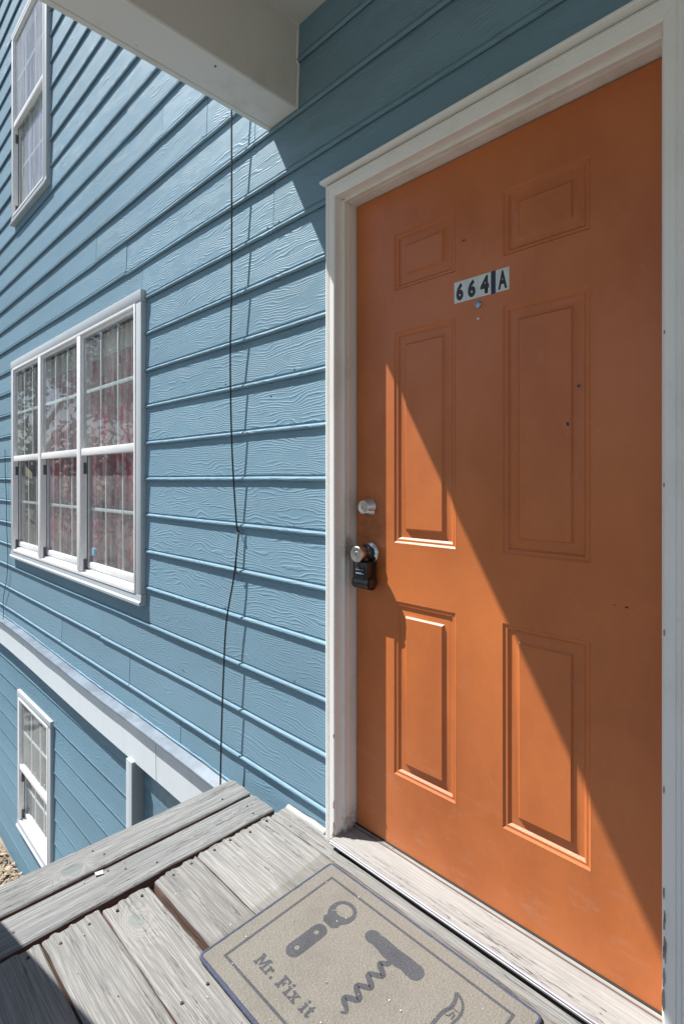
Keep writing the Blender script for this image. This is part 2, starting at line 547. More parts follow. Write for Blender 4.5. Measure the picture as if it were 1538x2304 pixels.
# ------------------------------------------------------------------ the setting: ground
bm = bmesh.new()
bbox(bm, -150, 150, -150, 150, -2.5, -2.104)
tag(from_bm('ground', bm, LAWN), 'tan lawn and soil far below the porch around the house', kind='structure')
bm = bmesh.new()
bbox(bm, -12, -1.9, -2.6, -0.17, -2.3, -2.098, 0.01)
tag(from_bm('path', bm, CONC), 'pale concrete strip at the foot of the lower blue wall', kind='structure')
bm = bmesh.new()
for i in range(700):
    x = rnd.uniform(-7.5, -3.6)
    y = -0.07 - abs(rnd.gauss(0, 0.07))
    a = rnd.uniform(0, 6.28)
    L, W = rnd.uniform(0.012, 0.04), rnd.uniform(0.005, 0.014)
    dx, dy = math.cos(a), math.sin(a)
    z = -2.092 + rnd.uniform(0, 0.02)
    h = rnd.uniform(0.0, 0.012)
    vs = [bm.verts.new((x + dx * L * s - dy * W * t, y + dy * L * s + dx * W * t, z + h * s + 0.004)) for s, t in ((-1, -1), (1, -1), (1, 1), (-1, 1))]
    bm.faces.new(vs)
    top = bm.verts.new((x, y, z + 0.012))
    for k in range(4):
        bm.faces.new((vs[k], vs[(k + 1) % 4], top))
MULCH = m_plain('mulch', (0.34, 0.27, 0.19), 0.9, var=0.6, bscale=60)
tag(from_bm('mulch', bm, MULCH), 'scattered wood mulch and leaf litter along the wall foot', kind='stuff')
bm = bmesh.new()
bbox(bm, -12, -1.9, -0.17, -0.03, -2.3, -2.094)
tag(from_bm('soil_strip', bm, m_plain('soil', (0.23, 0.18, 0.13), 0.95, bump=0.01, bscale=40, var=0.4)), 'narrow strip of brown soil between concrete and wall', kind='structure')

# ------------------------------------------------------------------ blue wall
Y0 = -0.0500            # base plane of the siding
PITCH = 0.184
ZB = 1.123              # bottom edge of row 0
WALL_L, WALL_R = -8.0, 1.4
W1 = (-5.055, -2.632, 0.488, 2.095)      # casing outlines x0 x1 z0 z1
W2 = (-5.045, -4.135, 3.215, 4.78)
W3 = (-4.965, -4.13, -1.70, -0.585)
DR = (-1.2825, -0.243, -0.5, 2.098)
OPEN = []
for w in (W1, W2):
    OPEN.append((w[0] + 0.015, w[1] - 0.015, w[2] + 0.02, w[3] - 0.012))
OPEN.append((DR[0] + 0.012, DR[1] - 0.012, DR[2], DR[3] - 0.012))
OPEN_LOW = [(W3[0] + 0.015, W3[1] - 0.015, W3[2] + 0.02, W3[3] - 0.012)]
PROF = [(0.0, 0.0), (0.0, 0.0100), (0.0014, 0.0132), (0.0050, 0.0155), (0.0090, 0.0156), (0.0125, 0.0138), (0.0148, 0.0105),
        (0.0160, 0.0066), (0.0215, 0.0064), (0.0235, 0.0094), (0.206, 0.0022), (0.206, -0.0005)]
PROF_LOW = [(0.0, 0.0), (0.0, 0.0085), (0.0015, 0.0100), (0.006, 0.0105), (0.0095, 0.0085), (0.0125, 0.0080), (0.19, 0.0022), (0.19, -0.0005)]


def clip_prof(prof, ha, hb):
    out = []
    for (h0, o0), (h1, o1) in zip(prof, prof[1:]):
        if h1 == h0:
            if ha - 1e-6 <= h0 <= hb + 1e-6:
                out += [(h0, o0), (h1, o1)]
            continue
        a, b = max(h0, ha), min(h1, hb)
        if a >= b:
            continue
        f = lambda h: o0 + (o1 - o0) * (h - h0) / (h1 - h0)
        out += [(a, f(a)), (b, f(b))]
    if out and out[0][0] == 0.0:
        out = [(0.014, 0.0042)] + [(0.0, 0.0082)] + out[1:]
    res = []
    for p in out:
        if not res or (abs(p[0] - res[-1][0]) + abs(p[1] - res[-1][1])) > 1e-6:
            res.append(p)
    return res


def board(name, mat, parent, x0, x1, zb, prof, openings, ybase, zmin=-99, zmax=99, seed=0, amp=1.0):
    bm = bmesh.new()
    H = prof[-1][0]
    cuts = sorted({x0, x1} | {c for o in openings for c in o[:2] if x0 < c < x1})
    yo = rnd.uniform(-0.0008, 0.0008)
    zo = rnd.uniform(-0.0018, 0.0018)
    for a, b in zip(cuts, cuts[1:]):
        xm = (a + b) / 2
        ivs = [(max(zb, zmin), min(zb + H, zmax))]
        for (ox0, ox1, oz0, oz1) in openings:
            if ox0 < xm < ox1:
                nv = []
                for (p, q) in ivs:
                    if oz1 <= p or oz0 >= q:
                        nv.append((p, q))
                    else:
                        if p < oz0: nv.append((p, oz0))
                        if q > oz1: nv.append((oz1, q))
                ivs = nv
        for (p, q) in ivs:
            if q - p < 0.004:
                continue
            pr = clip_prof(prof, p - zb, q - zb)
            if len(pr) < 2:
                continue
            n = max(2, int((b - a) / 0.12) + 1)
            xs = [a + (b - a) * i / n for i in range(n + 1)]

            def fn(x, pt):
                wy = amp * 0.0022 * noise.noise(Vector((x * 0.9, seed * 3.1, 0.0)))
                wz = amp * (0.0062 * noise.noise(Vector((x * 0.7, seed * 5.7, 4.0))) + 0.0012 * noise.noise(Vector((x * 4.0, seed * 2.7, 9.0))))
                return (x, ybase - pt[1] + yo + wy, zb + pt[0] + zo + wz)
            sweep(bm, pr, xs, fn)
    if not bm.faces:
        bm.free()
        return None
    return from_bm(name, bm, mat, parent, smooth=35)


wall = thing('house_wall', 'tall house wall of blue wood-grained lap siding with a pale skirt board', 'house wall', (-3.0, -0.05, -2.1))
JOINTS = [(-1.58, 2.146), (-2.047, 2.679), (-2.451, 2.828), (-2.865, 3.019), (-3.291, 2.502), (-2.865, 2.353), (-2.675, 2.10),
          (-3.209, 0.307), (-2.825, 0.118), (-2.277, -0.042), (-1.694, 2.46), (-3.9, 0.2), (-6.2, 1.0), (-6.6, 2.2), (-5.9, 3.3), (-4.6, 5.2), (-3.4, 5.0), (-5.6, 4.3)]
rowj = {}
for jx, jz in JOINTS:
    rowj.setdefault(int(math.floor((jz - ZB) / PITCH)), []).append(jx)
for k in range(-7, 27):
    zb = ZB + PITCH * k
    ends = [WALL_L] + sorted(rowj.get(k, [])) + [WALL_R]
    for i in range(len(ends) - 1):
        a = ends[i] + (0.0018 if i else 0)
        b = ends[i + 1] - (0.0018 if i < len(ends) - 2 else 0)
        board('siding_board', SIDING, wall, a, b, zb, PROF, OPEN, Y0, zmin=-0.30, seed=k * 7 + i)
# lower storey boards: narrower reveal, set slightly back, stopped at the corner post
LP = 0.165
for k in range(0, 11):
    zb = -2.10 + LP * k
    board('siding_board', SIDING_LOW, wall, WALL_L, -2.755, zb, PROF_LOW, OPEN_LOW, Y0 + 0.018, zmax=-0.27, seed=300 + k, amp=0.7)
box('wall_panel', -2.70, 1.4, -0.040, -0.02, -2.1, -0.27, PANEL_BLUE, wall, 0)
box('corner_post', -2.762, -2.692, -0.105, -0.022, -2.1, -0.318, GREYTRIM, wall, 0.004)


def skirt(x):      # top of the skirt board sags towards the porch
    return -0.078 - 0.045 * max(0.0, min(1.0, (x + 5.2) / 3.4)) + 0.004 * math.sin(x * 2.3)


for a, b in ((-8.0, -2.462), (-2.459, -1.2)):
    bm = bmesh.new()
    n = max(6, int((b - a) / 0.12))
    xs = [a + (b - a) * i / n for i in range(n + 1)]
    # front board
    pr = [(-0.205, -0.030), (-0.205, -0.083), (-0.202, -0.086), (0.0, -0.088), (0.0, -0.03)]
    sweep(bm, pr, xs, lambda x, p: (x, p[1] + (0.0012 if a > -3 else 0), skirt(x) + p[0] - 0.012))
    from_bm('skirt_board', bm, BANDW, wall, smooth=30)
bm = bmesh.new()
xs = [-8.0 + 0.1 * i for i in range(68)]
pr = [(-0.0105, -0.0875), (-0.0085, -0.1105), (-0.0095, -0.1125), (-0.006, -0.1135), (0.000, -0.1120), (0.004, -0.107), (0.012, -0.070), (0.018, -0.063), (0.024, -0.056)]
sweep(bm, pr, xs, lambda x, p: (x, p[1] + 0.0015 * noise.noise(Vector((x * 3, 0, 0))), skirt(x) + p[0] + 0.003 * noise.noise(Vector((x * 2, 5, 0)))), cap=False)
from_bm('drip_flashing', bm, FLASH, wall, smooth=35)
bm = bmesh.new()
tube(bm, [(x, -0.064 + 0.002 * noise.noise(Vector((x * 9, 0, 0))), skirt(x) + 0.024 + 0.003 * noise.noise(Vector((x * 7, 2, 0)))) for x in [-6 + 0.04 * i for i in range(116)]], 0.005, 6)
from_bm('caulk_bead', bm, SIDING, wall, smooth=60)

# sheathing and the dark rooms behind the windows
def holed(name, x0, x1, z0, z1, y0, y1, holes, mat, parent):
    bm = bmesh.new()
    xs = sorted({x0, x1} | {c for h in holes for c in h[:2]})
    zs = sorted({z0, z1} | {c for h in holes for c in h[2:]})
    for a, b in zip(xs, xs[1:]):
        for c, d in zip(zs, zs[1:]):
            xm, zm = (a + b) / 2, (c + d) / 2
            if any(h[0] < xm < h[1] and h[2] < zm < h[3] for h in holes):
                continue
            bbox(bm, a, b, y0, y1, c, d)
    return from_bm(name, bm, mat, parent)


HOLES = [(w[0] + 0.03, w[1] - 0.03, w[2] + 0.03, w[3] - 0.03) for w in (W1, W2, W3)] + [(-1.24, -0.28, -0.06, 2.06)]
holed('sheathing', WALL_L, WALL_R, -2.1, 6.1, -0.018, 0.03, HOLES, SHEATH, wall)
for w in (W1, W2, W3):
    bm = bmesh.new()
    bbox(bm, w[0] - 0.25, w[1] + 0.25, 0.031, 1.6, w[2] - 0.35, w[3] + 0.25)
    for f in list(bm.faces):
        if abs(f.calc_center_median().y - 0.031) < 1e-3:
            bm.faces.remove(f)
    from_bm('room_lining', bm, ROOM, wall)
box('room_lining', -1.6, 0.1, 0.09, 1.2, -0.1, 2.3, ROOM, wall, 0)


# ------------------------------------------------------------------ windows
def window(W, label, units, mull, meet, cs, ct, cb, yf, glass, lowrail=0.036, mid=0.5):
    x0, x1, z0, z1 = W
    yb = -0.046 if z0 > -0.3 else -0.026
    win = thing('window', label, 'window', ((x0 + x1) / 2, yb, z0), 'windows in the blue wall')
    # painted casing, mitre-butted
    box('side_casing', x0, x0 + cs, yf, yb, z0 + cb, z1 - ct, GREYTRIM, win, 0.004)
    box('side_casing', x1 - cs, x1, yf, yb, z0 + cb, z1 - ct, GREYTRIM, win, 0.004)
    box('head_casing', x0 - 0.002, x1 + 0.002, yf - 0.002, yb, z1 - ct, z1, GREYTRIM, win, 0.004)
    bm = bmesh.new()
    pr = [(0.0, yb), (0.0, yf - 0.006), (0.004, yf - 0.010), (0.016, yf - 0.011), (0.020, yf - 0.008), (0.024, yf - 0.002), (cb, yf), (cb, yb)]
    sweep(bm, pr, [x0 - 0.003, x1 + 0.003], lambda x, p: (x, p[1], z0 + p[0]))
    from_bm('sill_casing', bm, GREYTRIM, win, smooth=30)
    fx0, fx1, fz0, fz1 = x0 + cs, x1 - cs, z0 + cb, z1 - ct
    yo, yi = yf - 0.004, yf + 0.066       # vinyl frame depth
    fw = 0.018
    bm = bmesh.new()
    bbox(bm, fx0, fx0 + fw, yo, yi, fz0, fz1, 0.002)
    bbox(bm, fx1 - fw, fx1, yo, yi, fz0, fz1, 0.002)
    bbox(bm, fx0 + fw, fx1 - fw, yo, yi, fz1 - fw, fz1, 0.002)
    from_bm('vinyl_frame', bm, VINYL, win, smooth=30)
    # stepped vinyl sill
    bm = bmesh.new()
    pr = [(0.0, yi), (0.0, yo), (0.016, yo), (0.018, yo + 0.022), (0.030, yo + 0.023), (0.032, yo + 0.045), (0.042, yo + 0.046), (0.044, yi)]
    sweep(bm, pr, [fx0 + fw, fx1 - fw], lambda x, p: (x, p[1], fz0 + p[0]))
    from_bm('vinyl_sill', bm, VINYL, win, smooth=20)
    edges = [fx0 + fw] + [e for mx in mull for e in (mx - 0.030, mx + 0.030)] + [fx1 - fw]
    for mx in mull:
        box('mullion', mx - 0.030, mx + 0.030, yo - 0.001, yi, fz0 + 0.019, fz1 - fw, VINYL, win, 0.003)
    for u in range(units):
        a, b = edges[2 * u] + 0.001, edges[2 * u + 1] - 0.001
        # upper sash (outer track)
        ys, yg = yo + 0.010, yo + 0.018
        bm = bmesh.new()
        st = 0.014
        zt = fz1 - fw - 0.001
        bbox(bm, a, a + st, ys, ys + 0.022, meet, zt, 0.0015)
        bbox(bm, b - st, b, ys, ys + 0.022, meet, zt, 0.0015)
        bbox(bm, a + st, b - st, ys, ys + 0.022, zt - 0.018, zt, 0.0015)
        s1 = from_bm('upper_sash', bm, VINYL, win, smooth=30)
        box('meeting_rail', a, b, ys - 0.006, ys + 0.024, meet - 0.044, meet, VINYL, win, 0.003)
        bm = bmesh.new()
        bbox(bm, a + st, b - st, yg, yg + 0.004, meet, zt - 0.018)
        from_bm('pane', bm, glass, s1)
        gw = b - a - 2 * st
        for i in (1, 2):
            xc = a + st + gw * i / 3
            box('muntin', xc - 0.008, xc + 0.008, yg + 0.006, yg + 0.013, meet + 0.001, zt - 0.019, VINYL, s1, 0.002)
        zc = meet + (zt - meet) * mid
        box('muntin', a + st, b - st, yg + 0.0075, yg + 0.0125, zc - 0.011, zc + 0.011, VINYL, s1, 0.002)
        # lower sash (inner track)
        ys, yg = yo + 0.036, yo + 0.046
        zl = fz0 + 0.043
        ztop = meet - 0.005
        bm = bmesh.new()
        st = 0.018
        bbox(bm, a, a + st, ys, ys + 0.024, zl, ztop, 0.0015)
        bbox(bm, b - st, b, ys, ys + 0.024, zl, ztop, 0.0015)
        bbox(bm, a + st, b - st, ys, ys + 0.024, zl, zl + lowrail, 0.0015)
        s2 = from_bm('lower_sash', bm, VINYL, win, smooth=30)
        bm = bmesh.new()
        bbox(bm, a + st, b - st, yg, yg + 0.004, zl + lowrail, ztop)
        from_bm('pane', bm, glass, s2)
        bm = bmesh.new()
        bbox(bm, a + st - 0.004, a + st, ys - 0.001, ys + 0.003, zl, ztop)
        from_bm('gasket', bm, GASKET, s2)
        gw = b - a - 2 * st
        for i in (1, 2):
            xc = a + st + gw * i / 3
            box('muntin', xc - 0.007, xc + 0.007, yg + 0.006, yg + 0.013, zl + lowrail + 0.001, ztop - 0.001, VINYL, s2, 0.002)
        zc = zl + lowrail + (ztop - zl - lowrail) * 0.47
        box('muntin', a + st, b - st, yg + 0.0075, yg + 0.0125, zc - 0.010, zc + 0.010, VINYL, s2, 0.002)
        # balance clips in the jamb track
        for zz in (ztop - 0.10, zl + 0.03):
            box('balance_clip', a - 0.0005, a + 0.006, yo + 0.018, yo + 0.040, zz - 0.05, zz + 0.02, CLIP, win, 0.001)
    return win


win1 = window(W1, 'wide triple window with red patterned curtains beside the black hanging cable', 3, (-4.282, -3.493), 1.318, 0.060, 0.062, 0.056, -0.084, GLASS)
window(W2, 'tall single window high up with pale curtains under the porch beam', 1, (), 4.03, 0.05, 0.05, 0.055, -0.084, GLASS2)
window(W3, 'narrow lower window below the skirt board beyond the deck edge', 1, (), -1.165, 0.05, 0.05, 0.06, -0.060, GLASS, mid=0.5)
# maker sticker in the right pane of the triple window
bm = bmesh.new()
bbox(bm, -3.425, -3.325, -0.0440, -0.0425, 0.665, 0.715)
ws = from_bm('pane_sticker', bm, m_plain('pane_sticker_paper', (0.33, 0.38, 0.42), 0.4), win1)
bm = bmesh.new()
bbox(bm, -3.36, -3.332, -0.0455, -0.0442, 0.672, 0.708)
from_bm('sticker_mark', bm, m_plain('sticker_blue', (0.06, 0.25, 0.42), 0.4), ws)


def curtain(x0, x1, z0, z1, y, mat, label, amp=0.02, freq=34):
    bm = bmesh.new()
    n = int((x1 - x0) * 60)
    rows = []
    for j in range(9):
        z = z0 + (z1 - z0) * j / 8
        row = []
        for i in range(n + 1):
            x = x0 + (x1 - x0) * i / n
            yy = y + amp * math.sin(x * freq + 1.5 * math.sin(x * 5) + 0.15 * j) + 0.5 * amp * math.sin(x * freq * 2.3)
            row.append(bm.verts.new((x, yy, z)))
        rows.append(row)
    for j in range(8):
        for i in range(n):
            bm.faces.new((rows[j][i], rows[j][i + 1], rows[j + 1][i + 1], rows[j + 1][i]))
    o = from_bm('curtain', bm, mat, smooth=80)
    return tag(o, label, 'curtain', 'curtains behind the windows')


curtain(-4.86, -2.66, 0.50, 2.08, 0.060, CUR_RED, 'red and mauve patterned curtain behind the right units of the triple window', 0.012)
curtain(-5.28, -4.87, 0.50, 2.08, 0.12, CUR_GREY, 'dim grey curtain behind the left unit of the triple window')
curtain(-5.04, -4.12, 3.22, 4.78, 0.10, CUR_WHITE, 'pale sheer curtain behind the high single window')
curtain(-4.96, -4.13, -1.70, -1.35, 0.16, CUR_WHITE, 'pale sheet standing in for the reflection low in the narrow window below the skirt board')  # added sheet: its pale tone replaces a reflection in the lower panes
bx = box('valance', -4.6, -2.68, 0.042, 0.056, 1.90, 2.02, m_plain('valance_cloth', (0.45, 0.46, 0.45), 0.9), None, 0.003)
tag(bx, 'pale grey valance strip across the top of the red curtain', 'valance')

# ------------------------------------------------------------------ door frame
frame = thing('door_frame', 'white painted door frame with moulded casing around the orange door', 'door frame', (-0.76, -0.05, -0.04))
# brickmould profile: (distance outwards from the opening, y)
MOULD = [(0.0, -0.052), (0.0, -0.084), (0.003, -0.087), (0.022, -0.088), (0.0235, -0.0855), (0.0265, -0.0855), (0.028, -0.088),
         (0.031, -0.088), (0.0325, -0.0855), (0.0355, -0.0855), (0.037, -0.087), (0.0395, -0.0865), (0.0415, -0.081), (0.049, -0.078), (0.054, -0.074), (0.055, -0.050)]
XI_L, XI_R, ZI = -1.2275, -0.3003, 2.036


def mould_side(name, xi, sgn, z0, z1, mitre):
    bm = bmesh.new()
    zs = [z0 + (z1 - z0) * i / 14 for i in range(15)]

    def fn(z, p):
        zz = z
        if z == z1:
            zz = z1 + p[0] * mitre
        return (xi + sgn * p[0] + 0.0006 * noise.noise(Vector((z * 3, xi, p[1]))), p[1] + 0.0006 * noise.noise(Vector((z * 4, xi, 3))), zz)
    sweep(bm, MOULD, zs, fn)
    return from_bm(name, bm, WHITE, frame, smooth=30)


mould_side('side_casing', XI_L, -1, -0.039, ZI, 1.0)
mould_side('side_casing', XI_R, 1, -0.039, ZI, 1.0)
bm = bmesh.new()
xs = [XI_L + (XI_R - XI_L) * i / 12 for i in range(13)]


def fnh(x, p):
    xx = x
    if x == xs[0]: xx = x - p[0] + 0.0006
    if x == xs[-1]: xx = x + p[0] - 0.0006
    return (xx, p[1] - 0.0004, ZI + p[0])


sweep(bm, MOULD, xs, fnh)
from_bm('head_casing', bm, WHITE, frame, smooth=30)
box('drip_cap', -1.289, -0.236, -0.097, -0.048, ZI + 0.0555, ZI + 0.066, WHITE, frame, 0.003)
XJ_L, XJ_R, ZJ = -1.2155, -0.309, 2.0275
# jambs with a small stop step and the dark weather strip beyond it
for nm, xi, s in (('side_jamb', XJ_L, -1), ('side_jamb', XJ_R, 1)):
    bm = bmesh.new()
    pr = [(0.0, 0.05), (0.0, -0.0045), (-0.0005, -0.0345), (0.0035, -0.037), (0.0035, -0.0405), (-0.001, -0.043), (-0.001, -0.0535), (0.03, -0.0535), (0.03, 0.05)]
    sweep(bm, pr, [-0.039 + (ZJ + 0.045) * i / 10 for i in range(11)], lambda z, p: (xi + s * p[0], p[1], min(z, ZJ + 0.025)))
    from_bm(nm, bm, JAMB, frame, smooth=30)
bm = bmesh.new()
pr = [(0.0, 0.05), (0.0, -0.0045), (-0.0005, -0.0345), (0.0035, -0.037), (0.0035, -0.0405), (-0.001, -0.043), (-0.001, -0.0535), (0.024, -0.0535), (0.024, 0.05)]
sweep(bm, pr, [XJ_L + 0.0002, XJ_R - 0.0002], lambda x, p: (x, p[1], ZJ + p[0]))
from_bm('head_jamb', bm, JAMB, frame, smooth=30)
bm = bmesh.new()
bbox(bm, XJ_L, XJ_L + 0.011, 0.010, 0.045, -0.01, ZJ)
bbox(bm, XJ_R - 0.011, XJ_R, 0.010, 0.045, -0.01, ZJ)
bbox(bm, XJ_L + 0.011, XJ_R - 0.011, 0.010, 0.045, ZJ - 0.011, ZJ)
from_bm('weather_strip', bm, GASKET, frame)
# threshold
bm = bmesh.new()
pr = [(0.045, -0.03), (0.045, -0.003), (-0.004, -0.003), (-0.012, -0.0035), (-0.0135, -0.0075), (-0.060, -0.0100), (-0.1005, -0.0125), (-0.1005, -0.03)]
sweep(bm, pr, [-1.2265 + 0.93 * i / 10 * 0.994 for i in range(11)], lambda x, p: (x, p[0], p[1]))
sill = from_bm('threshold', bm, SILLM, frame, smooth=20)
bm = bmesh.new()
pr = [(-0.1010, -0.0295), (-0.1010, -0.0118), (-0.1045, -0.0116), (-0.1075, -0.0132), (-0.1082, -0.0155), (-0.1066, -0.0168), (-0.1066, -0.0180), (-0.1084, -0.0192), (-0.1084, -0.0225), (-0.1068, -0.0235), (-0.1030, -0.0240), (-0.1030, -0.0295)]
sweep(bm, pr, [-1.2262, -0.302], lambda x, p: (x, p[0], p[1]))
from_bm('nosing', bm, ALU, sill, smooth=40)
bm = bmesh.new()
bbox(bm, -1.2145, -0.31, -0.0035, 0.006, -0.0028, 0.0006, 0.0005)
from_bm('door_sweep', bm, GASKET, frame)

# chipped paint on the casing edges
CHIPW = m_plain('bare_wood_chip', (0.34, 0.27, 0.24), 0.85, var=0.4, bscale=300)
for (cx, cz, w_, h_) in [(-0.2985, 0.318, .0016, .012), (-0.2975, 0.262, .0018, .020), (-0.2972, 0.205, .0036, .024), (-0.2980, 0.150, .002, .016), (-0.2985, 0.105, .0025, .022), (-0.2988, 0.035, .0022, .012),
                         (-0.2985, 0.52, .0016, .008), (-0.2975, 0.83, .0014, .007), (-0.298, 1.12, .0014, .006), (-0.297, 1.42, .0012, .006), (-1.2305, 0.015, .003, .02), (-1.2325, -0.015, .005, .018), (-1.2400, -0.027, .006, .009), (-1.2305, 0.09, .0018, .012), (-1.2300, 0.31, .0012, .007)]:
    bm = bmesh.new()
    pts = []
    for k in range(11):
        a = k * 2 * math.pi / 11
        q = rnd.uniform(0.55, 1.25)
        pts.append((cx + w_ * q * math.cos(a), cz + h_ * q * math.sin(a)))
    vs = [bm.verts.new((p[0], -0.0890, p[1])) for p in pts]
    vb = [bm.verts.new((p[0], -0.0860, p[1])) for p in pts]
    bm.faces.new(vs)
    for k in range(11):
        bm.faces.new((vs[k], vs[(k + 1) % 11], vb[(k + 1) % 11], vb[k]))
    from_bm('paint_chip', bm, CHIPW, frame)

# ------------------------------------------------------------------ door
door = thing('front_door', 'closed orange six-panel front door numbered 664A', 'door', (-0.76, 0.0, 0.0))
DX0, DX1, DZ0, DZ1 = -1.2095, -0.3140, 0.0015, 2.0235
PX = [(-1.057, -0.8285), (-0.694, -0.465)]
PZ = [(0.221, 0.761), (0.932, 1.586), (1.705, 1.885)]
bm = bmesh.new()
gx = [DX0, PX[0][0], PX[0][1], PX[1][0], PX[1][1], DX1]
gz = [DZ0, PZ[0][0], PZ[0][1], PZ[1][0], PZ[1][1], PZ[2][0], PZ[2][1], DZ1]
vg = {}


def V(x, y, z):
    k = (round(x, 5), round(y, 5), round(z, 5))
    if k not in vg:
        vg[k] = bm.verts.new((x, y, z))
    return vg[k]


RINGS = [(0.0, 0.0), (0.0020, -0.0006), (0.0040, -0.0004), (0.0095, 0.0038), (0.0110, 0.0040), (0.0135, 0.0033), (0.0160, 0.0040), (0.0215, 0.0096), (0.0235, 0.0098), (0.0445, 0.0062), (0.0452, 0.0057), (0.0492, 0.0006), (0.0502, 0.0)]
for i in range(5):
    for j in range(7):
        a, b, c, d = gx[i], gx[i + 1], gz[j], gz[j + 1]
        if i in (1, 3) and j in (1, 3, 5):
            for (q0, y0), (q1, y1) in zip(RINGS, RINGS[1:]):
                o = [(a + q0, c + q0), (b - q0, c + q0), (b - q0, d - q0), (a + q0, d - q0)]
                n = [(a + q1, c + q1), (b - q1, c + q1), (b - q1, d - q1), (a + q1, d - q1)]
                for k in range(4):
                    l = (k + 1) % 4
                    bm.faces.new((V(o[k][0], y0, o[k][1]), V(o[l][0], y0, o[l][1]), V(n[l][0], y1, n[l][1]), V(n[k][0], y1, n[k][1])))
            q, y = RINGS[-1]
            bm.faces.new((V(a + q, y, c + q), V(b - q, y, c + q), V(b - q, y, d - q), V(a + q, y, d - q)))
        else:
            bm.faces.new((V(a, 0, c), V(b, 0, c), V(b, 0, d), V(a, 0, d)))
# returns of the slab
TH = 0.044
per = [V(x, 0, gz[0]) for x in gx] + [V(gx[-1], 0, z) for z in gz[1:]] + [V(x, 0, gz[-1]) for x in reversed(gx[:-1])] + [V(gx[0], 0, z) for z in reversed(gz[1:-1])]
back = [bm.verts.new((v.co.x, TH, v.co.z)) for v in per]
for k in range(len(per)):
    l = (k + 1) % len(per)
    bm.faces.new((per[k], back[k], back[l], per[l]))
bm.faces.new(back)
leaf = from_bm('door_leaf', bm, DOORM, door, smooth=26)

# deadbolt
bm = bmesh.new()
lathe_y(bm, [(0.031, 0.0), (0.031, -0.0035), (0.0295, -0.0055), (0.0222, -0.0285), (0.0208, -0.0300), (0.0095, -0.0293), (0.0085, -0.0312), (0.0, -0.0312)], -1.156, 1.042)
db = from_bm('deadbolt', bm, STEEL, door, smooth=35)
box('keyhole', -1.1567, -1.1553, -0.0322, -0.0310, 1.037, 1.047, DARK, db, 0)
# knob on its rose
KX, KZ = -1.148, 0.897
bm = bmesh.new()
lathe_y(bm, [(0.033, 0.0), (0.033, -0.0025), (0.031, -0.0055), (0.020, -0.0105), (0.0155, -0.0125), (0.0, -0.0125)], KX, KZ)
rose = from_bm('knob_rose', bm, STEEL, door, smooth=35)
bm = bmesh.new()
lathe_y(bm, [(0.0135, -0.0126), (0.0135, -0.030), (0.0165, -0.034), (0.0205, -0.040), (0.0243, -0.055), (0.0252, -0.066), (0.0248, -0.0695), (0.0232, -0.0712), (0.0090, -0.0700), (0.0082, -0.0725), (0.0, -0.0725)], KX, KZ)
knob = from_bm('door_knob', bm, STEEL, door, smooth=35)
box('keyhole', KX - 0.0008, KX + 0.0008, -0.0734, -0.0724, KZ - 0.005, KZ + 0.005, DARK, knob, 0)
# spy hole and screw below it
bm = bmesh.new()
lathe_y(bm, [(0.0098, 0.0), (0.0098, -0.0022), (0.0080, -0.0042), (0.0058, -0.0045), (0.0055, -0.0030), (0.0, -0.0036)], -0.761, 1.6015, 24)
from_bm('spy_hole', bm, m_metal('spy_hole_metal', (0.30, 0.36, 0.42), 0.2), door, smooth=35)
bm = bmesh.new()
lathe_y(bm, [(0.0038, 0.0), (0.0038, -0.003), (0.0020, -0.0042), (0.0, -0.0042)], -0.760, 1.563, 12)
from_bm('screw', bm, STICKW, door, smooth=35)
# marks on the paint
for (sx, sz, rw, rh) in [(-0.497, 1.350, 0.0035, 0.004), (-0.522, 1.262, 0.004, 0.005), (-0.806, 1.788, 0.007, 0.002), (-0.392, 0.848, 0.004, 0.0018), (-0.418, 0.849, 0.003, 0.001)]:
    bm = bmesh.new()
    pts = []
    for k in range(9):
        a = k * 2 * math.pi / 9
        q = rnd.uniform(0.7, 1.2)
        pts.append((sx + rw * q * math.cos(a), sz + rh * q * math.sin(a)))
    vs = [bm.verts.new((p[0], -0.0004, p[1])) for p in pts]
    vb = [bm.verts.new((p[0], 0.0004, p[1])) for p in pts]
    bm.faces.new(vs)
    for k in range(9):
        bm.faces.new((vs[k], vs[(k + 1) % 9], vb[(k + 1) % 9], vb[k]))
    from_bm('paint_scuff', bm, INKB, door)


def glyph(name, ch, x0, x1, z0, z1, y, mat, parent, bold=0.03):
    cu = bpy.data.curves.new('glyph', 'FONT')
    cu.body = ch
    cu.offset = bold
    cu.resolution_u = 6
    ob = bpy.data.objects.new('glyph', cu)
    COL.objects.link(ob)
    bpy.context.view_layer.update()
    me = bpy.data.meshes.new_from_object(ob.evaluated_get(bpy.context.evaluated_depsgraph_get()))
    bpy.data.objects.remove(ob)
    xs = [v.co.x for v in me.vertices]
    zs = [v.co.y for v in me.vertices]
    ax, bx_, az, bz = min(xs), max(xs), min(zs), max(zs)
    for v in me.vertices:
        v.co = Vector((x0 + (v.co.x - ax) / (bx_ - ax) * (x1 - x0), y, z0 + (v.co.y - az) / (bz - az) * (z1 - z0)))
    me.materials.clear()
    return mesh_obj(name, me, mat, parent)


for ch, a, b in (('6', -0.8365, -0.8004), ('6', -0.7998, -0.7624), ('4', -0.7618, -0.7234), ('A', -0.7096, -0.6715)):
    bm = bmesh.new()
    bbox(bm, a, b, -0.0006, 0.0, 1.6205, 1.679)
    st = from_bm('number_sticker', bm, STICKW, door)
    glyph('sticker_character', ch, a + 0.0068, b - (0.0068 if ch in '6' else 0.0055), 1.6258, 1.6740, -0.0009, INK, st, 0.055 if ch != 'A' else 0.045)
bm = bmesh.new()
bbox(bm, -0.7232, -0.7098, -0.0007, 0.0, 1.6195, 1.6795)
from_bm('sticker_strip', bm, INKB, door)

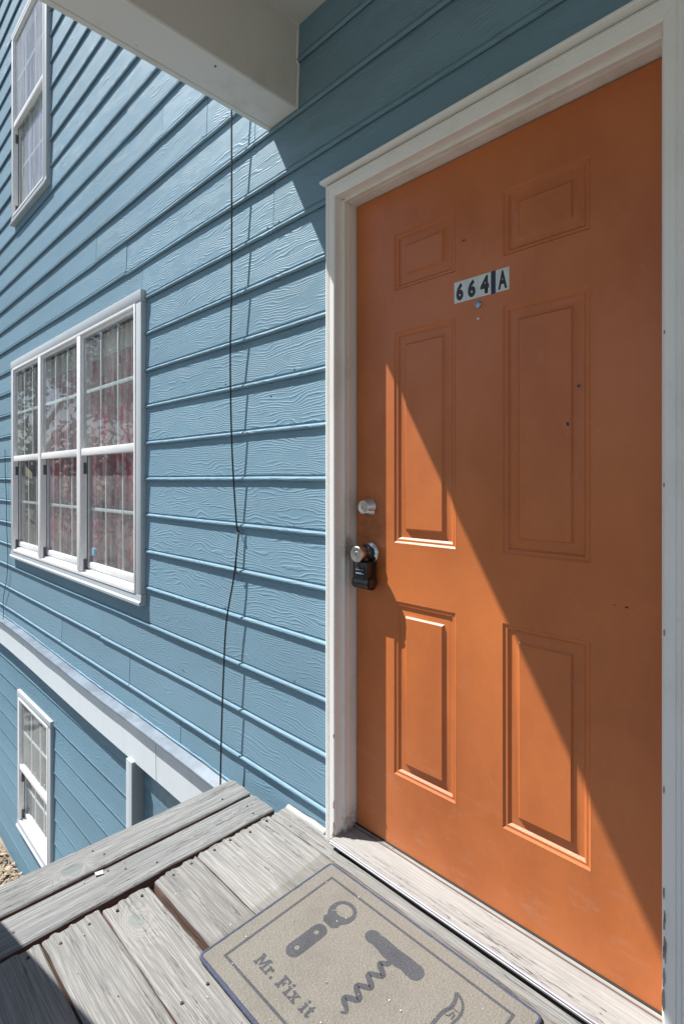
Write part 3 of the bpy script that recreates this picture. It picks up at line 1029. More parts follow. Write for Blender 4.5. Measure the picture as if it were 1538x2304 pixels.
# ------------------------------------------------------------------ key safe hanging on the knob
safe = thing('key_safe', 'black combination key safe hanging from the steel door knob', 'key safe', (-1.148, -0.03, 0.79))
bm = bmesh.new()
bbox(bm, -1.180, -1.118, -0.052, -0.010, 0.808, 0.872, 0.004)
from_bm('safe_body', bm, BLACKP, safe, smooth=40)
bm = bmesh.new()
n = 20
ringa = [bm.verts.new((-1.184, -0.031 + 0.0235 * math.cos(k * 2 * math.pi / n), 0.805 + 0.0215 * math.sin(k * 2 * math.pi / n))) for k in range(n)]
ringb = [bm.verts.new((-1.114, v.co.y, v.co.z)) for v in ringa]
for k in range(n):
    bm.faces.new((ringa[k], ringa[(k + 1) % n], ringb[(k + 1) % n], ringb[k]))
bmesh.ops.bevel(bm, geom=[e for e in bm.faces.new(list(reversed(ringa))).edges] + [e for e in bm.faces.new(ringb).edges], offset=0.002, segments=2, affect='EDGES')
from_bm('safe_barrel', bm, BLACKP, safe, smooth=40)
box('end_cap', -1.1138, -1.1120, -0.046, -0.016, 0.792, 0.818, m_plain('cap_plastic', (0.05, 0.025, 0.018), 0.35), safe, 0.0008)
bm = bmesh.new()
arc = [(-1.148 + 0.0225 * math.cos(a), -0.022, KZ + 0.0225 * math.sin(a)) for a in [R(-52 + 284 * i / 22) for i in range(23)]]
arc = [(-1.134, -0.022, 0.866)] + arc + [(-1.162, -0.022, 0.866)]
tube(bm, arc, 0.0052, 10)
from_bm('shackle', bm, BLACKP, safe, smooth=60)
for i in range(4):
    bm = bmesh.new()
    bbox(bm, -1.164 + i * 0.0088, -1.158 + i * 0.0088, -0.0545, -0.051, 0.841, 0.853, 0.0015)
    d = from_bm('dial', bm, BLACKP, safe, smooth=40)
    box('dial_tick', -1.1620 + i * 0.0088, -1.1600 + i * 0.0088, -0.0552, -0.0546, 0.845, 0.849, STICKW, d, 0)
box('slide_button', -1.165, -1.131, -0.0535, -0.051, 0.8325, 0.8375, m_plain('slide_button', (0.16, 0.22, 0.36), 0.3), safe, 0.0008)

# ------------------------------------------------------------------ porch roof, beam and post
roof = thing('porch_roof', 'white boxed porch roof with a beam running out from the blue wall', 'porch roof', (-0.6, -1.0, 2.43))
BX0, BX1, BZ0, BZ1 = -1.6025, -1.441, 2.4305, 2.726


def beam_mesh():
    bm = bmesh.new()
    ys = [-0.0525] + [-0.07 - 0.24 * i for i in range(9)]
    pr = [(BX0, BZ1), (BX0, BZ0 + 0.004), (BX0 + 0.004, BZ0), (BX1 - 0.004, BZ0), (BX1, BZ0 + 0.004), (BX1, BZ1)]

    def fn(y, p):
        yy = y
        if y == ys[0]:
            # end trimmed to the lap of the siding
            ph = ((p[1] - ZB) / PITCH) % 1.0
            yy = Y0 - 0.0032 - 0.0075 * (1 - ph)
        return (p[0] + 0.001 * noise.noise(Vector((y * 2, p[0], p[1]))), yy, p[1] + 0.001 * noise.noise(Vector((y * 2, p[0] * 7, 3))))
    sweep(bm, pr, ys, fn)
    return bm


from_bm('beam', beam_mesh(), BEAMW, roof, smooth=30)
bm = bmesh.new()
pr = [(BX0 - 0.0005, BZ0 + 0.012), (BX0 - 0.003, BZ0 + 0.010), (BX0 - 0.003, BZ0 - 0.0025), (BX0 + 0.016, BZ0 - 0.0028), (BX0 + 0.0175, BZ0 - 0.0002)]
sweep(bm, pr, [-0.062 - 0.12 * i for i in range(17)], lambda y, p: (p[0] + 0.0006 * noise.noise(Vector((y * 5, 1, p[1]))), y, p[1] + 0.0006 * noise.noise(Vector((y * 6, 2, p[0])))))
from_bm('beam_drip_edge', bm, BEAMW, roof, smooth=30)
for i in range(7):
    bm = bmesh.new()
    bmesh.ops.create_cone(bm, cap_ends=True, segments=8, radius1=0.0035, radius2=0.003, depth=0.002)
    from_bm('trim_nail', bm, NAILM if i % 3 == 1 else BEAMW, roof, loc=(BX0 + 0.03 + 0.1 * (i % 2), -0.16 - 0.21 * i, BZ0 - 0.0008))
bm = bmesh.new()
tube(bm, [(BX1 + 0.001, y, BZ1 + 0.001 + 0.001 * noise.noise(Vector((y * 9, 0, 0)))) for y in [-0.05 - 0.06 * i for i in range(32)]], 0.0045, 6)
from_bm('caulk_bead', bm, BEAMW, roof, smooth=60)
bm = bmesh.new()
tube(bm, [(BX1 + 0.0005, Y0 - 0.0045 - 0.0078 * (1 - ((z - ZB) / PITCH) % 1.0) + 0.001 * noise.noise(Vector((z * 30, 0, 0))), z) for z in [BZ0 + 0.005 * i for i in range(59)]], 0.0042, 6)
from_bm('caulk_bead', bm, JAMB, roof, smooth=60)
box('ceiling_panel', BX1 + 0.001, 1.3, -1.98, -0.0445, BZ1 + 0.002, BZ1 + 0.012, m_paint('ceiling_paint', (0.70, 0.69, 0.66), 0.6, wear=0.05, grime=0.2), roof, 0)
box('roof_deck', BX0 + 0.002, 1.45, -2.05, -0.045, BZ1 + 0.014, BZ1 + 0.09, BEAMW, roof, 0.004)
box('fascia', BX1 + 0.002, 1.3, -2.02, -1.985, BZ0 + 0.03, BZ1 + 0.010, BEAMW, roof, 0.004)
box('porch_post', BX0 + 0.03, BX1 - 0.03, -1.95, -1.85, -0.039, BZ0 + 0.002, BEAMW, roof, 0.004)
box('porch_post', 1.15, 1.25, -1.95, -1.85, -0.039, BZ0 + 0.032, BEAMW, roof, 0.004)

# ------------------------------------------------------------------ deck
deck = thing('porch_deck', 'weathered grey timber porch deck with rough board ends', 'deck', (-0.4, -1.0, -0.08))


def plank(name, L, W, T, mat, parent, loc, rotz=0.0, jag=0.006, seed=0, sag=0.0015, ny=14, cracked=True):
    """board along local +x, centred on local y, top at local z 0; left end at local x 0"""
    bm = bmesh.new()
    half = W / 2
    top = [(-half, -T), (-half, -0.004), (-half + 0.0025, -0.0012)] + [(-half + 0.004 + (W - 0.008) * i / ny, 0.0) for i in range(ny + 1)] + [(half - 0.0025, -0.0012), (half, -0.004), (half, -T)]
    nx = max(8, int(L / 0.05))
    xs = [L * i / nx for i in range(nx + 1)]
    rj = random.Random(seed + 101)
    offs = {}
    for i, p in enumerate(top):
        key = round(p[0] * 70)
        if key not in offs:
            offs[key] = rj.uniform(-1, 1)
    crown = rj.uniform(-0.0012, 0.0018)

    def fn(x, p):
        e = offs[round(p[0] * 70)]
        xx = x
        if x == xs[0]:
            xx = x + jag * e + jag * 0.6 * noise.noise(Vector((p[0] * 90, seed, 0)))
        if x == xs[-1]:
            xx = x - jag * e
        wy = 0.0022 * noise.noise(Vector((x * 2.2, seed * 1.3, 1.0))) * (1 if abs(p[0]) > half * 0.9 else 0.5)
        chip = 0.0
        if abs(p[0]) > half - 0.006:
            chip = 0.0020 * noise.noise(Vector((x * 22, seed * 2.1, p[0] * 40))) + 0.0012 * noise.noise(Vector((x * 60, seed, p[0] * 40)))
        wz = sag * noise.noise(Vector((x * 3, p[0] * 9, seed))) + crown * (1 - (p[0] / half) ** 2) - (0.002 * math.exp(-x / 0.02) * abs(e))
        if p[1] < -0.01:
            wz = 0
        return (xx, p[0] + wy + chip, p[1] + wz)
    sweep(bm, top, xs, fn)
    bmesh.ops.triangulate(bm, faces=[f for f in bm.faces if len(f.verts) > 4])
    o = from_bm(name, bm, mat, parent, smooth=38, loc=loc, rotz=rotz)
    o['knot'] = [float(v) for v in KNOTS.get(seed, (-5.0, 0.0, 0.0))]
    return o


KNOTS = {4: (0.100, -0.014, 0.0), 52: (0.615, 0.015, 0.0), 3: (0.71, 0.03, 0.0)}


# boards parallel to the wall: (y far, y near, x left, z top)
ROWS = [(-0.0975, -0.1350, -1.205, -0.0405), (-0.1375, -0.279, -1.497, -0.0400), (-0.281, -0.421, -1.499, -0.0385), (-0.423, -0.562, -1.494, -0.0392),
        (-0.579, -0.7115, -1.490, -0.0440), (-0.716, -0.8575, -1.500, -0.0420), (-0.8615, -1.001, -1.500, -0.0425)]
yy = -1.004
while yy > -2.0:
    ROWS.append((yy, yy - 0.139, -1.50 + rnd.uniform(-0.008, 0.008), -0.041 + rnd.uniform(-0.001, 0.001)))
    yy -= 0.1425
for i, (ya, yb, xl, zt) in enumerate(ROWS):
    plank('deck_board', 1.2 - xl, ya - yb, 0.036, DECK, deck, (xl, (ya + yb) / 2, zt), jag=0.0 if i == 0 else 0.0055, seed=i)
# ripped filler strip left of the threshold, tight to the wall
plank('deck_board', 0.302, 0.068, 0.036, DECK, deck, (-1.497, -0.1008, -0.0402), jag=0.004, seed=77)
# two long edge boards running out from the wall
plank('edge_board', 1.95, 0.1285, 0.034, EDGE, deck, (-1.5845, -0.102, -0.0440), rotz=R(-90), jag=0.0025, seed=51, sag=0.001)
plank('edge_board', 1.95, 0.128, 0.034, EDGE, deck, (-1.7270, -0.100, -0.0445), rotz=R(-90), jag=0.0025, seed=52, sag=0.001)
for x0, x1 in ((-1.545, -1.507), (-1.79, -1.745), (-0.8, -0.762), (-0.1, -0.062)):
    box('joist', x0 if x0 > -1.7 else -1.788, x1, -2.0, -0.112, -0.24, -0.0825, EDGE, deck, 0.002)
box('joist', -1.6, -1.508, -2.0, -0.112, -0.11, -0.0826, EDGE, deck, 0.002)
for px in (-1.72, 1.0):
    for py in (-1.9, -0.3):
        box('deck_post', px - 0.045, px + 0.045, py - 0.045, py + 0.045, -2.1, -0.24, EDGE, deck, 0.003)
# nail heads
bm = bmesh.new()
bmesh.ops.create_cone(bm, cap_ends=True, segments=8, radius1=0.0042, radius2=0.0036, depth=0.003)
nail_me = bpy.data.meshes.new('nail')
bm.to_mesh(nail_me)
bm.free()
nail_me.materials.append(NAILM)
NAILS = [(-1.478, -0.165), (-1.474, -0.239), (-1.484, -0.308), (-1.478, -0.369), (-1.474, -0.451), (-1.470, -0.512), (-1.466, -0.611), (-1.464, -0.681),
         (-1.468, -0.752), (-1.460, -0.825), (-1.47, -0.895), (-1.47, -0.965), (-1.1, -0.62), (-1.1, -0.685), (-1.08, -0.75), (-1.06, -0.82)]
for nx_, ny_ in NAILS:
    o = mesh_obj('nail', nail_me, None, deck, (nx_ + rnd.uniform(-.003, .003), ny_, -0.0385 if ny_ > -0.57 else -0.0418))
for nx_, ny_ in [(-1.60, -0.16), (-1.55, -0.17), (-1.70, -0.20), (-1.56, -0.52), (-1.60, -0.60), (-1.63, -0.64), (-1.58, -0.90), (-1.71, -0.62), (-1.75, -0.64), (-1.70, -0.95)]:
    mesh_obj('nail', nail_me, None, deck, (nx_, ny_, -0.0436))
# peeling white quarter-round between siding and deck
bm = bmesh.new()
pr = [(-0.060, -0.041), (-0.078, -0.041), (-0.077, -0.0355), (-0.072, -0.0310), (-0.066, -0.0290), (-0.060, -0.0285)]
sweep(bm, pr, [-1.487 + 0.198 * i / 24 for i in range(25)], lambda x, p: (x, p[0] + 0.004 * noise.noise(Vector((x * 18, 0, 0))), p[1] + 0.003 * noise.noise(Vector((x * 14, 3, 0)))))
shoe = from_bm('shoe_moulding', bm, m_paint('peeling_paint', (0.34, 0.335, 0.32), 0.6, wear=0.9, stain=(0.16, 0.12, 0.09), grime=0.9), smooth=50)
tag(shoe, 'short peeling white moulding strip where the siding meets the deck', 'moulding')
bm = bmesh.new()
vs = [bm.verts.new(p) for p in [(-1.648, -0.672, -0.0425), (-1.630, -0.676, -0.040), (-1.624, -0.655, -0.0415), (-1.642, -0.650, -0.042)]]
vt = [bm.verts.new(v.co + Vector((0, 0, 0.002))) for v in vs]
bm.faces.new(vs); bm.faces.new(vt)
for k in range(4):
    bm.faces.new((vs[k], vs[(k + 1) % 4], vt[(k + 1) % 4], vt[k]))
tag(from_bm('paint_flake', bm, CHIP), 'small white paint flake lying on the gap between the two edge boards', 'paint flake')

# ------------------------------------------------------------------ sloping stair handrail just left of the deck (out of view, throws the corner shade)
rail = thing('stair_handrail', 'grey timber handrail sloping down beside the deck steps', 'handrail', (-1.72, -1.3, -0.04))


def slope_box(name, x0, z0, x1, z1, ya, yb, th, parent):
    bm = bmesh.new()
    v = [bm.verts.new(p) for p in [(x0, ya, z0), (x1, ya, z1), (x1, yb, z1), (x0, yb, z0), (x0, ya, z0 - th), (x1, ya, z1 - th), (x1, yb, z1 - th), (x0, yb, z0 - th)]]
    for q in [(0, 1, 2, 3), (4, 7, 6, 5), (0, 4, 5, 1), (1, 5, 6, 2), (2, 6, 7, 3), (3, 7, 4, 0)]:
        bm.faces.new([v[i] for i in q])
    return from_bm(name, bm, EDGE, parent)


slope_box('rail_cap', -1.70, 0.96, -3.3, -0.10, -1.167, -1.33, 0.036, rail)
slope_box('bottom_rail', -1.74, 0.12, -3.3, -0.91, -1.23, -1.27, 0.09, rail)
box('rail_post', -1.80, -1.71, -1.30, -1.21, -0.9, 0.94, EDGE, rail, 0.003)
box('rail_post', -3.36, -3.27, -1.30, -1.21, -2.1, -0.08, EDGE, rail, 0.003)

# ------------------------------------------------------------------ door mat
mat = thing('door_mat', 'beige door mat printed with bar tools and Mr. Fix it lettering', 'door mat', (-0.84, -0.378, -0.0385))
MX0, MX1, MY0, MY1 = -1.174, -0.510, -0.604, -0.152


def rrect(x0, x1, y0, y1, r, n=6):
    pts = []
    for cx, cy, a0 in ((x1 - r, y1 - r, 0), (x0 + r, y1 - r, 90), (x0 + r, y0 + r, 180), (x1 - r, y0 + r, 270)):
        for k in range(n + 1):
            a = R(a0 + 90 * k / n)
            pts.append((cx + r * math.cos(a), cy + r * math.sin(a)))
    return pts


MTOP = -0.0315


def flat(name, pts, z0, z1, m, parent, holes=()):
    """thin print: polygon outline with optional holes, filled and given a little height"""
    bm = bmesh.new()
    loops = [pts] + list(holes)
    es = []
    for lp in loops:
        vs = [bm.verts.new((p[0], p[1], z1)) for p in lp]
        for k in range(len(vs)):
            es.append(bm.edges.new((vs[k], vs[(k + 1) % len(vs)])))
    bmesh.ops.triangle_fill(bm, edges=es, use_beauty=True)
    bmesh.ops.recalc_face_normals(bm, faces=bm.faces)
    g = bmesh.ops.extrude_face_region(bm, geom=list(bm.faces))
    for v in [e for e in g['geom'] if isinstance(e, bmesh.types.BMVert)]:
        v.co.z = z0
    return from_bm(name, bm, m, parent)


flat('carpet', rrect(MX0 + 0.006, MX1 - 0.006, MY0 + 0.006, MY1 - 0.006, 0.008), -0.0385, MTOP, MAT, mat)
# stitched binding
loop = rrect(MX0 + 0.0045, MX1 - 0.0045, MY0 + 0.0045, MY1 - 0.0045, 0.010, 5)
dense = []
for k in range(len(loop)):
    a, b = Vector(loop[k]), Vector(loop[(k + 1) % len(loop)])
    m_ = max(1, int((b - a).length / 0.02))
    for j in range(m_):
        dense.append(a + (b - a) * j / m_)
bm = bmesh.new()
rg = []
for k, p in enumerate(dense):
    d = (dense[(k + 1) % len(dense)] - dense[k - 1]).normalized()
    nr_ = Vector((d.y, -d.x))
    rr = 1 + 0.10 * noise.noise(Vector((p.x * 40, p.y * 40, 0)))
    rg.append([bm.verts.new((p.x + nr_.x * 0.0056 * rr * math.cos(a), p.y + nr_.y * 0.0056 * rr * math.cos(a), -0.0348 + 0.0044 * rr * math.sin(a))) for a in [i * math.pi / 4 for i in range(8)]])
for k in range(len(rg)):
    l = (k + 1) % len(rg)
    for i in range(8):
        bm.faces.new((rg[k][i], rg[k][(i + 1) % 8], rg[l][(i + 1) % 8], rg[l][i]))
from_bm('binding', bm, MATEDGE, mat, smooth=70)
ZP0, ZP1 = MTOP - 0.0004, MTOP + 0.0005


def jit(pts, a=0.0004):
    return [(p[0] + rnd.uniform(-a, a), p[1] + rnd.uniform(-a, a)) for p in pts]


bo = [(-1.129, -0.560), (-0.556, -0.560), (-0.556, -0.193), (-1.129, -0.193)]
bi = [(-1.1225, -0.5535), (-0.5625, -0.5535), (-0.5625, -0.1995), (-1.1225, -0.1995)]
flat('printed_border', bo, ZP0, ZP1, MATINK, mat, [bi])


def circ(cx, cy, rx, ry, n=28, a0=0, a1=360):
    return [(cx + rx * math.cos(R(a0 + (a1 - a0) * k / n)), cy + ry * math.sin(R(a0 + (a1 - a0) * k / n))) for k in range(n if a1 - a0 == 360 else n + 1)]


def capsule(ax, ay, bx, by, r, n=10):
    d = math.degrees(math.atan2(by - ay, bx - ax))
    return circ(bx, by, r, r, n, d - 90, d + 90) + circ(ax, ay, r, r, n, d + 90, d + 270)


# bottle opener
op = flat('printed_opener', capsule(-1.019, -0.4275, -1.0165, -0.3475, 0.0215), ZP0, ZP1, MATINK, mat, [circ(-1.019, -0.419, 0.0068, 0.0068, 14), circ(-1.018, -0.355, 0.0068, 0.0068, 14)])
head = circ(-1.0150, -0.2640, 0.0385, 0.040, 26, -50, 230) + [(-1.0425, -0.3060), (-1.0330, -0.3175), (-1.0000, -0.3195), (-0.9890, -0.3080)]
flat('opener_head', head, ZP0, ZP1, MATINK, op, [circ(-1.0150, -0.2560, 0.0255, 0.0205, 24)])
flat('opener_tongue', [(-1.0405, -0.2760), (-1.028, -0.2670), (-1.010, -0.2655), (-0.995, -0.2695), (-0.996, -0.2715), (-1.010, -0.2680), (-1.027, -0.2695), (-1.039, -0.2785)], ZP1, ZP1 + 0.0003, MAT, op)
# corkscrew
hd = circ(-0.906, -0.2625, 0.0215, 0.0205, 12, 60, 300) + [(-0.885, -0.281), (-0.868, -0.2835), (-0.852, -0.288), (-0.812, -0.288), (-0.800, -0.284), (-0.780, -0.2875)] + circ(-0.7715, -0.2650, 0.0215, 0.0225, 12, -110, 110) + [(-0.800, -0.2430), (-0.840, -0.2450), (-0.880, -0.2425)]
cs_ = flat('printed_corkscrew', hd, ZP0, ZP1, MATINK, mat)
path = [(-0.832 + 0.0125 * math.sin((s + 0.06) * 2 * math.pi * 4.2) * min(1, s * 9), -0.286 - 0.170 * s) for s in [i / 60 for i in range(61)]]
lft, rgt = [], []
for k, p in enumerate(path):
    a, b = Vector(path[max(k - 1, 0)]), Vector(path[min(k + 1, 60)])
    d = (b - a).normalized()
    w = 0.0070 if k < 52 else 0.0070 - 0.0006 * (k - 52)
    lft.append((p[0] - d.y * w, p[1] + d.x * w))
    rgt.append((p[0] + d.y * w, p[1] - d.x * w))


def strip(name, A, B, z0, z1, m, parent):
    bm = bmesh.new()
    rows = []
    for a, b in zip(A, B):
        rows.append([bm.verts.new((a[0], a[1], z0)), bm.verts.new((a[0], a[1], z1)), bm.verts.new((b[0], b[1], z1)), bm.verts.new((b[0], b[1], z0))])
    for r0, r1 in zip(rows, rows[1:]):
        for i in range(3):
            bm.faces.new((r0[i], r1[i], r1[i + 1], r0[i + 1]))
    return from_bm(name, bm, m, parent)


def stroke(name, pts, w, m, parent, z1=ZP1):
    L, Rr = [], []
    n = len(pts)
    for k, p in enumerate(pts):
        a, b = Vector(pts[max(k - 1, 0)]), Vector(pts[min(k + 1, n - 1)])
        d = (b - a).normalized()
        ww = w[k] if isinstance(w, (list, tuple)) else w
        L.append((p[0] - d.y * ww, p[1] + d.x * ww))
        Rr.append((p[0] + d.y * ww, p[1] - d.x * ww))
    return strip(name, L, Rr, ZP0, z1, m, parent)


strip('corkscrew_spiral', lft, rgt, ZP0, ZP1 - 0.0001, MATINK, cs_)
# half-hidden tool outline at the mat's near right
tl = stroke('printed_tool', [(p.x, p.y) for p in spline([(-0.674, -0.239, 0), (-0.667, -0.256, 0), (-0.664, -0.276, 0), (-0.670, -0.295, 0), (-0.672, -0.316, 0), (-0.671, -0.345, 0), (-0.667, -0.375, 0), (-0.658, -0.395, 0)], 5)], 0.0042, MATINK, mat)
stroke('tool_edge', [(p.x, p.y) for p in spline([(-0.674, -0.239, 0), (-0.659, -0.245, 0), (-0.646, -0.258, 0), (-0.640, -0.276, 0), (-0.641, -0.293, 0), (-0.643, -0.320, 0), (-0.645, -0.360, 0), (-0.652, -0.395, 0)], 5)], 0.0030, MATINK, tl, ZP1 - 0.0001)
stroke('tool_crease', [(-0.664, -0.299), (-0.6575, -0.2975), (-0.654, -0.283), (-0.649, -0.286), (-0.649, -0.300)], 0.0020, MATINK, tl, ZP1 - 0.0002)
stroke('tool_crease', [(-0.659, -0.276), (-0.642, -0.276)], 0.0012, MATINK, tl, ZP1 - 0.0002)

# slab lettering: each letter a list of polygons on a unit cap height
LET = {
    'M': (1.25, [[(0, 0), (.42, 0), (.42, .16), (.32, .16), (.32, .66), (.56, .12), (.68, .12), (.92, .66), (.92, .16), (.83, .16), (.83, 0), (1.25, 0), (1.25, .16), (1.15, .16), (1.15, .84), (1.25, .84), (1.25, 1), (.90, 1), (.63, .42), (.36, 1), (0, 1), (0, .84), (.10, .84), (.10, .16), (0, .16)]]),
    'r': (.66, [[(0, 0), (.44, 0), (.44, .14), (.34, .14), (.34, .42), (.42, .52), (.46, .44), (.54, .40), (.63, .44), (.66, .55), (.62, .66), (.50, .71), (.40, .67), (.32, .58), (.32, .70), (0, .70), (0, .57), (.10, .57), (.10, .14), (0, .14)]]),
    '.': (.26, [[(.13 + .12 * math.cos(k * math.pi / 6), .12 + .12 * math.sin(k * math.pi / 6)) for k in range(12)]]),
    'F': (.90, [[(0, 0), (.48, 0), (.48, .16), (.37, .16), (.37, .42), (.50, .42), (.50, .33), (.62, .33), (.62, .66), (.50, .66), (.50, .57), (.37, .57), (.37, .84), (.72, .84), (.74, .66), (.88, .66), (.86, 1), (0, 1), (0, .84), (.12, .84), (.12, .16), (0, .16)]]),
    'i': (.44, [[(0, 0), (.44, 0), (.44, .14), (.34, .14), (.34, .70), (0, .70), (0, .57), (.10, .57), (.10, .14), (0, .14)], [(.22 + .13 * math.cos(k * math.pi / 6), .90 + .12 * math.sin(k * math.pi / 6)) for k in range(12)]]),
    'x': (.84, [[(0, 0), (.32, 0), (.32, .13), (.28, .13), (.38, .25), (.48, .13), (.44, .13), (.44, 0), (.84, 0), (.84, .13), (.76, .13), (.53, .37), (.71, .57), (.80, .57), (.80, .70), (.50, .70), (.50, .57), (.53, .57), (.45, .47), (.37, .57), (.41, .57), (.41, .70), (.02, .70), (.02, .57), (.10, .57), (.31, .34), (.08, .13), (0, .13)]]),
    't': (.50, [[(.10, .22), (.14, .08), (.27, 0), (.42, .02), (.50, .10), (.50, .26), (.42, .18), (.36, .18), (.34, .26), (.34, .56), (.48, .56), (.48, .70), (.34, .70), (.34, .94), (.24, .92), (.16, .76), (0, .69), (0, .56), (.10, .56)]]),
}
CAP = 0.0330
x = -1.0645
for ch in 'Mr. Fix it':
    if ch == ' ':
        x += 0.0130
        continue
    wd, polys = LET[ch]
    par = mat
    for q, pl in enumerate(polys):
        o = flat('printed_letter' if q == 0 else 'letter_dot', [(x + px * CAP * 0.88, -0.5185 + pz * CAP) for px, pz in pl], ZP0, ZP1, MATINK, par)
        par = o
    x += wd * CAP * 0.88 + 0.0022

# grit and paint crumbs on the deck and mat
bm = bmesh.new()
for i in range(130):
    on_mat = i < 34
    x = rnd.uniform(-1.15, -0.55) if on_mat else rnd.uniform(-1.74, -0.5)
    y = rnd.uniform(-0.58, -0.17) if on_mat else rnd.uniform(-1.0, -0.12)
    if not on_mat and MX0 - 0.01 < x < MX1 + 0.01 and MY0 - 0.01 < y < MY1 + 0.01:
        continue
    z = MTOP + 0.0012 if on_mat else -0.0385
    r = rnd.uniform(0.0007, 0.0022)
    bmesh.ops.create_icosphere(bm, subdivisions=1, radius=r)
    for v in bm.verts[-12:]:
        v.co = Vector((v.co.x * rnd.uniform(0.8, 1.8) + x, v.co.y * rnd.uniform(0.7, 1.3) + y, v.co.z * 0.6 + z))
tag(from_bm('crumbs', bm, m_plain('crumb', (0.42, 0.38, 0.34), 0.9, var=0.8, bscale=900)), 'scattered grit and paint crumbs on the deck and mat', kind='stuff')
# sunk nail heads in the siding
bm = bmesh.new()
lathe_y(bm, [(0.0032, 0.0012), (0.0036, -0.0002), (0.0022, -0.0011), (0.0, -0.0012)], 0, 0, 8)
bmesh.ops.recalc_face_normals(bm, faces=bm.faces)
sn_me = bpy.data.meshes.new('siding_nail')
bm.to_mesh(sn_me)
bm.free()
sn_me.materials.append(m_plain('siding_nail_paint', (0.10, 0.17, 0.22), 0.6))
for nx_, row, hh in [(-1.615, 5, 0.030), (-1.545, 5, 0.030), (-2.08, 8, 0.03), (-1.90, 2, 0.032), (-2.25, -5, 0.055), (-2.31, -6, 0.03), (-1.46, -1, 0.03), (-1.46, -4, 0.03), (-1.46, 2, 0.03), (-1.90, -3, 0.03), (-2.40, 1, 0.03), (-2.40, -2, 0.03), (-1.885, -6, 0.095), (-1.60, 1, 0.135)]:
    yn = Y0 - (0.0094 - (hh - 0.0235) * 0.0395) - 0.0006
    mesh_obj('siding_nail', sn_me, None, wall, (nx_, yn, ZB + PITCH * row + hh))

# ------------------------------------------------------------------ cables
cab = thing('hanging_cable', 'thin black cable hanging down the blue siding left of the door', 'cable', (-1.83, -0.09, -0.08))
pts = [(-1.7965, -0.100, 2.80), (-1.7965, -0.097, 2.563), (-1.801, -0.094, 1.90), (-1.813, -0.092, 1.62), (-1.808, -0.088, 1.268), (-1.794, -0.076, 0.96), (-1.787, -0.070, 0.925), (-1.789, -0.071, 0.90), (-1.804, -0.082, 0.74), (-1.838, -0.094, 0.558), (-1.848, -0.100, 0.36), (-1.853, -0.104, 0.197), (-1.857, -0.108, -0.02), (-1.860, -0.110, -0.30)]
bm = bmesh.new()
tube(bm, spline(pts, 8), 0.0034, 8)
from_bm('cable_run', bm, CORDM, cab, smooth=70)
bm = bmesh.new()
tube(bm, [(-1.7955, -0.060, 0.921), (-1.7945, -0.0745, 0.921), (-1.787, -0.0765, 0.919), (-1.7790, -0.0735, 0.917), (-1.778, -0.060, 0.917)], 0.0022, 6)
from_bm('cable_staple', bm, m_metal('staple', (0.4, 0.36, 0.33), 0.4), cab, smooth=60)
bm = bmesh.new()
tube(bm, spline([(-1.790, -0.069, 0.915), (-1.796, -0.074, 0.83), (-1.800, -0.073, 0.765), (-1.801, -0.066, 0.752)], 6), 0.0018, 6)
from_bm('loose_wire', bm, CORDM, cab, smooth=60)
c2 = thing('thin_cable', 'thin grey wire stapled to the siding left of the triple window', 'cable', (-5.25, -0.07, 0.1))
bm = bmesh.new()
tube(bm, spline([(-5.300, -0.070, 1.385), (-5.275, -0.074, 1.20), (-5.245, -0.072, 0.97), (-5.23, -0.074, 0.75), (-5.20, -0.072, 0.485), (-5.225, -0.074, 0.294), (-5.33, -0.074, 0.12), (-5.345, -0.074, 0.06), (-5.31, -0.08, -0.04), (-5.27, -0.10, -0.09)], 8), 0.0028, 6)
from_bm('cable_run', bm, CORDG, c2, smooth=70)
# twigs on the concrete
for i, pts in enumerate([[(-5.05, -0.30, -2.09), (-4.95, -0.37, -2.075), (-4.80, -0.40, -2.088), (-4.70, -0.47, -2.09)], [(-5.2, -0.22, -2.09), (-4.98, -0.25, -2.07), (-4.78, -0.27, -2.09)]]):
    bm = bmesh.new()
    tube(bm, spline(pts, 5), 0.006, 6)
    tag(from_bm('twig', bm, BARK, smooth=70), ['longer bent twig lying on the concrete below', 'shorter twig lying nearest the wall on the concrete below'][i], 'twig', 'twigs at the wall foot')


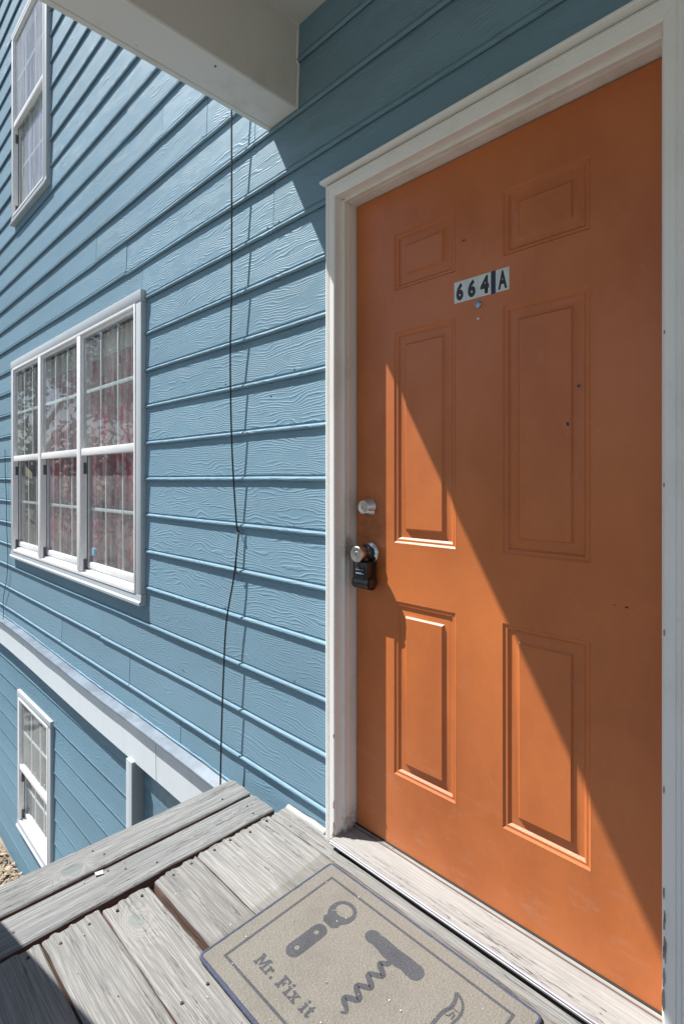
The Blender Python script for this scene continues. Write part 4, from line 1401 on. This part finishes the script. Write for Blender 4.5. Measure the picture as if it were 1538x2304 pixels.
# ------------------------------------------------------------------ trees across the yard (seen mirrored in the panes)
def tree(x, y, h, spread, mat, label, seed):
    r = random.Random(seed)
    t = thing('broadleaf_tree', label, 'tree', (x, y, -2.1), 'trees across the yard')
    bm = bmesh.new()
    tube(bm, spline([(x, y, -2.15), (x + 0.1, y, -0.5), (x - 0.05, y + 0.1, 1.2), (x, y, h * 0.7 - 2.1)], 4), [0.22 - 0.012 * i for i in range(13)], 8)
    for k in range(7):
        a = r.uniform(0, 6.28)
        z0 = r.uniform(0.2, 2.5)
        tube(bm, [(x, y, z0), (x + math.cos(a) * spread * 0.4, y + math.sin(a) * spread * 0.4, z0 + 0.9), (x + math.cos(a) * spread * 0.8, y + math.sin(a) * spread * 0.8, z0 + 1.4)], [0.08, 0.05, 0.02], 6)
    from_bm('trunk', bm, BARK, t, smooth=60)
    verts, faces = [], []
    cl = [(x + r.gauss(0, spread * 0.5), y + r.gauss(0, spread * 0.5), -2.1 + h * r.uniform(0.28, 1.0), r.uniform(0.5, 1.1)) for _ in range(34)]
    for i in range(5200):
        cx, cy, cz, cr = r.choice(cl)
        p = Vector((cx, cy, cz)) + Vector((r.gauss(0, 1), r.gauss(0, 1), r.gauss(0, 0.7))) * cr * 0.5
        a = Vector((r.gauss(0, 1), r.gauss(0, 1), r.gauss(0, 1))).normalized()
        b = a.orthogonal().normalized()
        s = r.uniform(0.08, 0.17)
        n0 = len(verts)
        verts += [p - a * s, p + b * s * 0.45, p + a * s, p - b * s * 0.45]
        faces.append((n0, n0 + 1, n0 + 2, n0 + 3))
    me = bpy.data.meshes.new('crown')
    me.from_pydata([tuple(v) for v in verts], [], faces)
    mesh_obj('crown', me, mat, t, wloc(t) * 0)
    return t


tree(-13.0, -5.0, 8.0, 2.2, LEAFA, 'bright green tree nearest the house across the yard', 1)
tree(-17.0, -3.6, 9.0, 2.6, LEAFB, 'tall dark tree close to the wall line across the yard', 2)
tree(-19.0, -8.5, 8.5, 2.8, LEAFA, 'wide pale green tree in the middle of the far row', 3)
tree(-12.0, -9.5, 7.0, 2.2, LEAFB, 'low dark tree standing apart towards the street', 4)
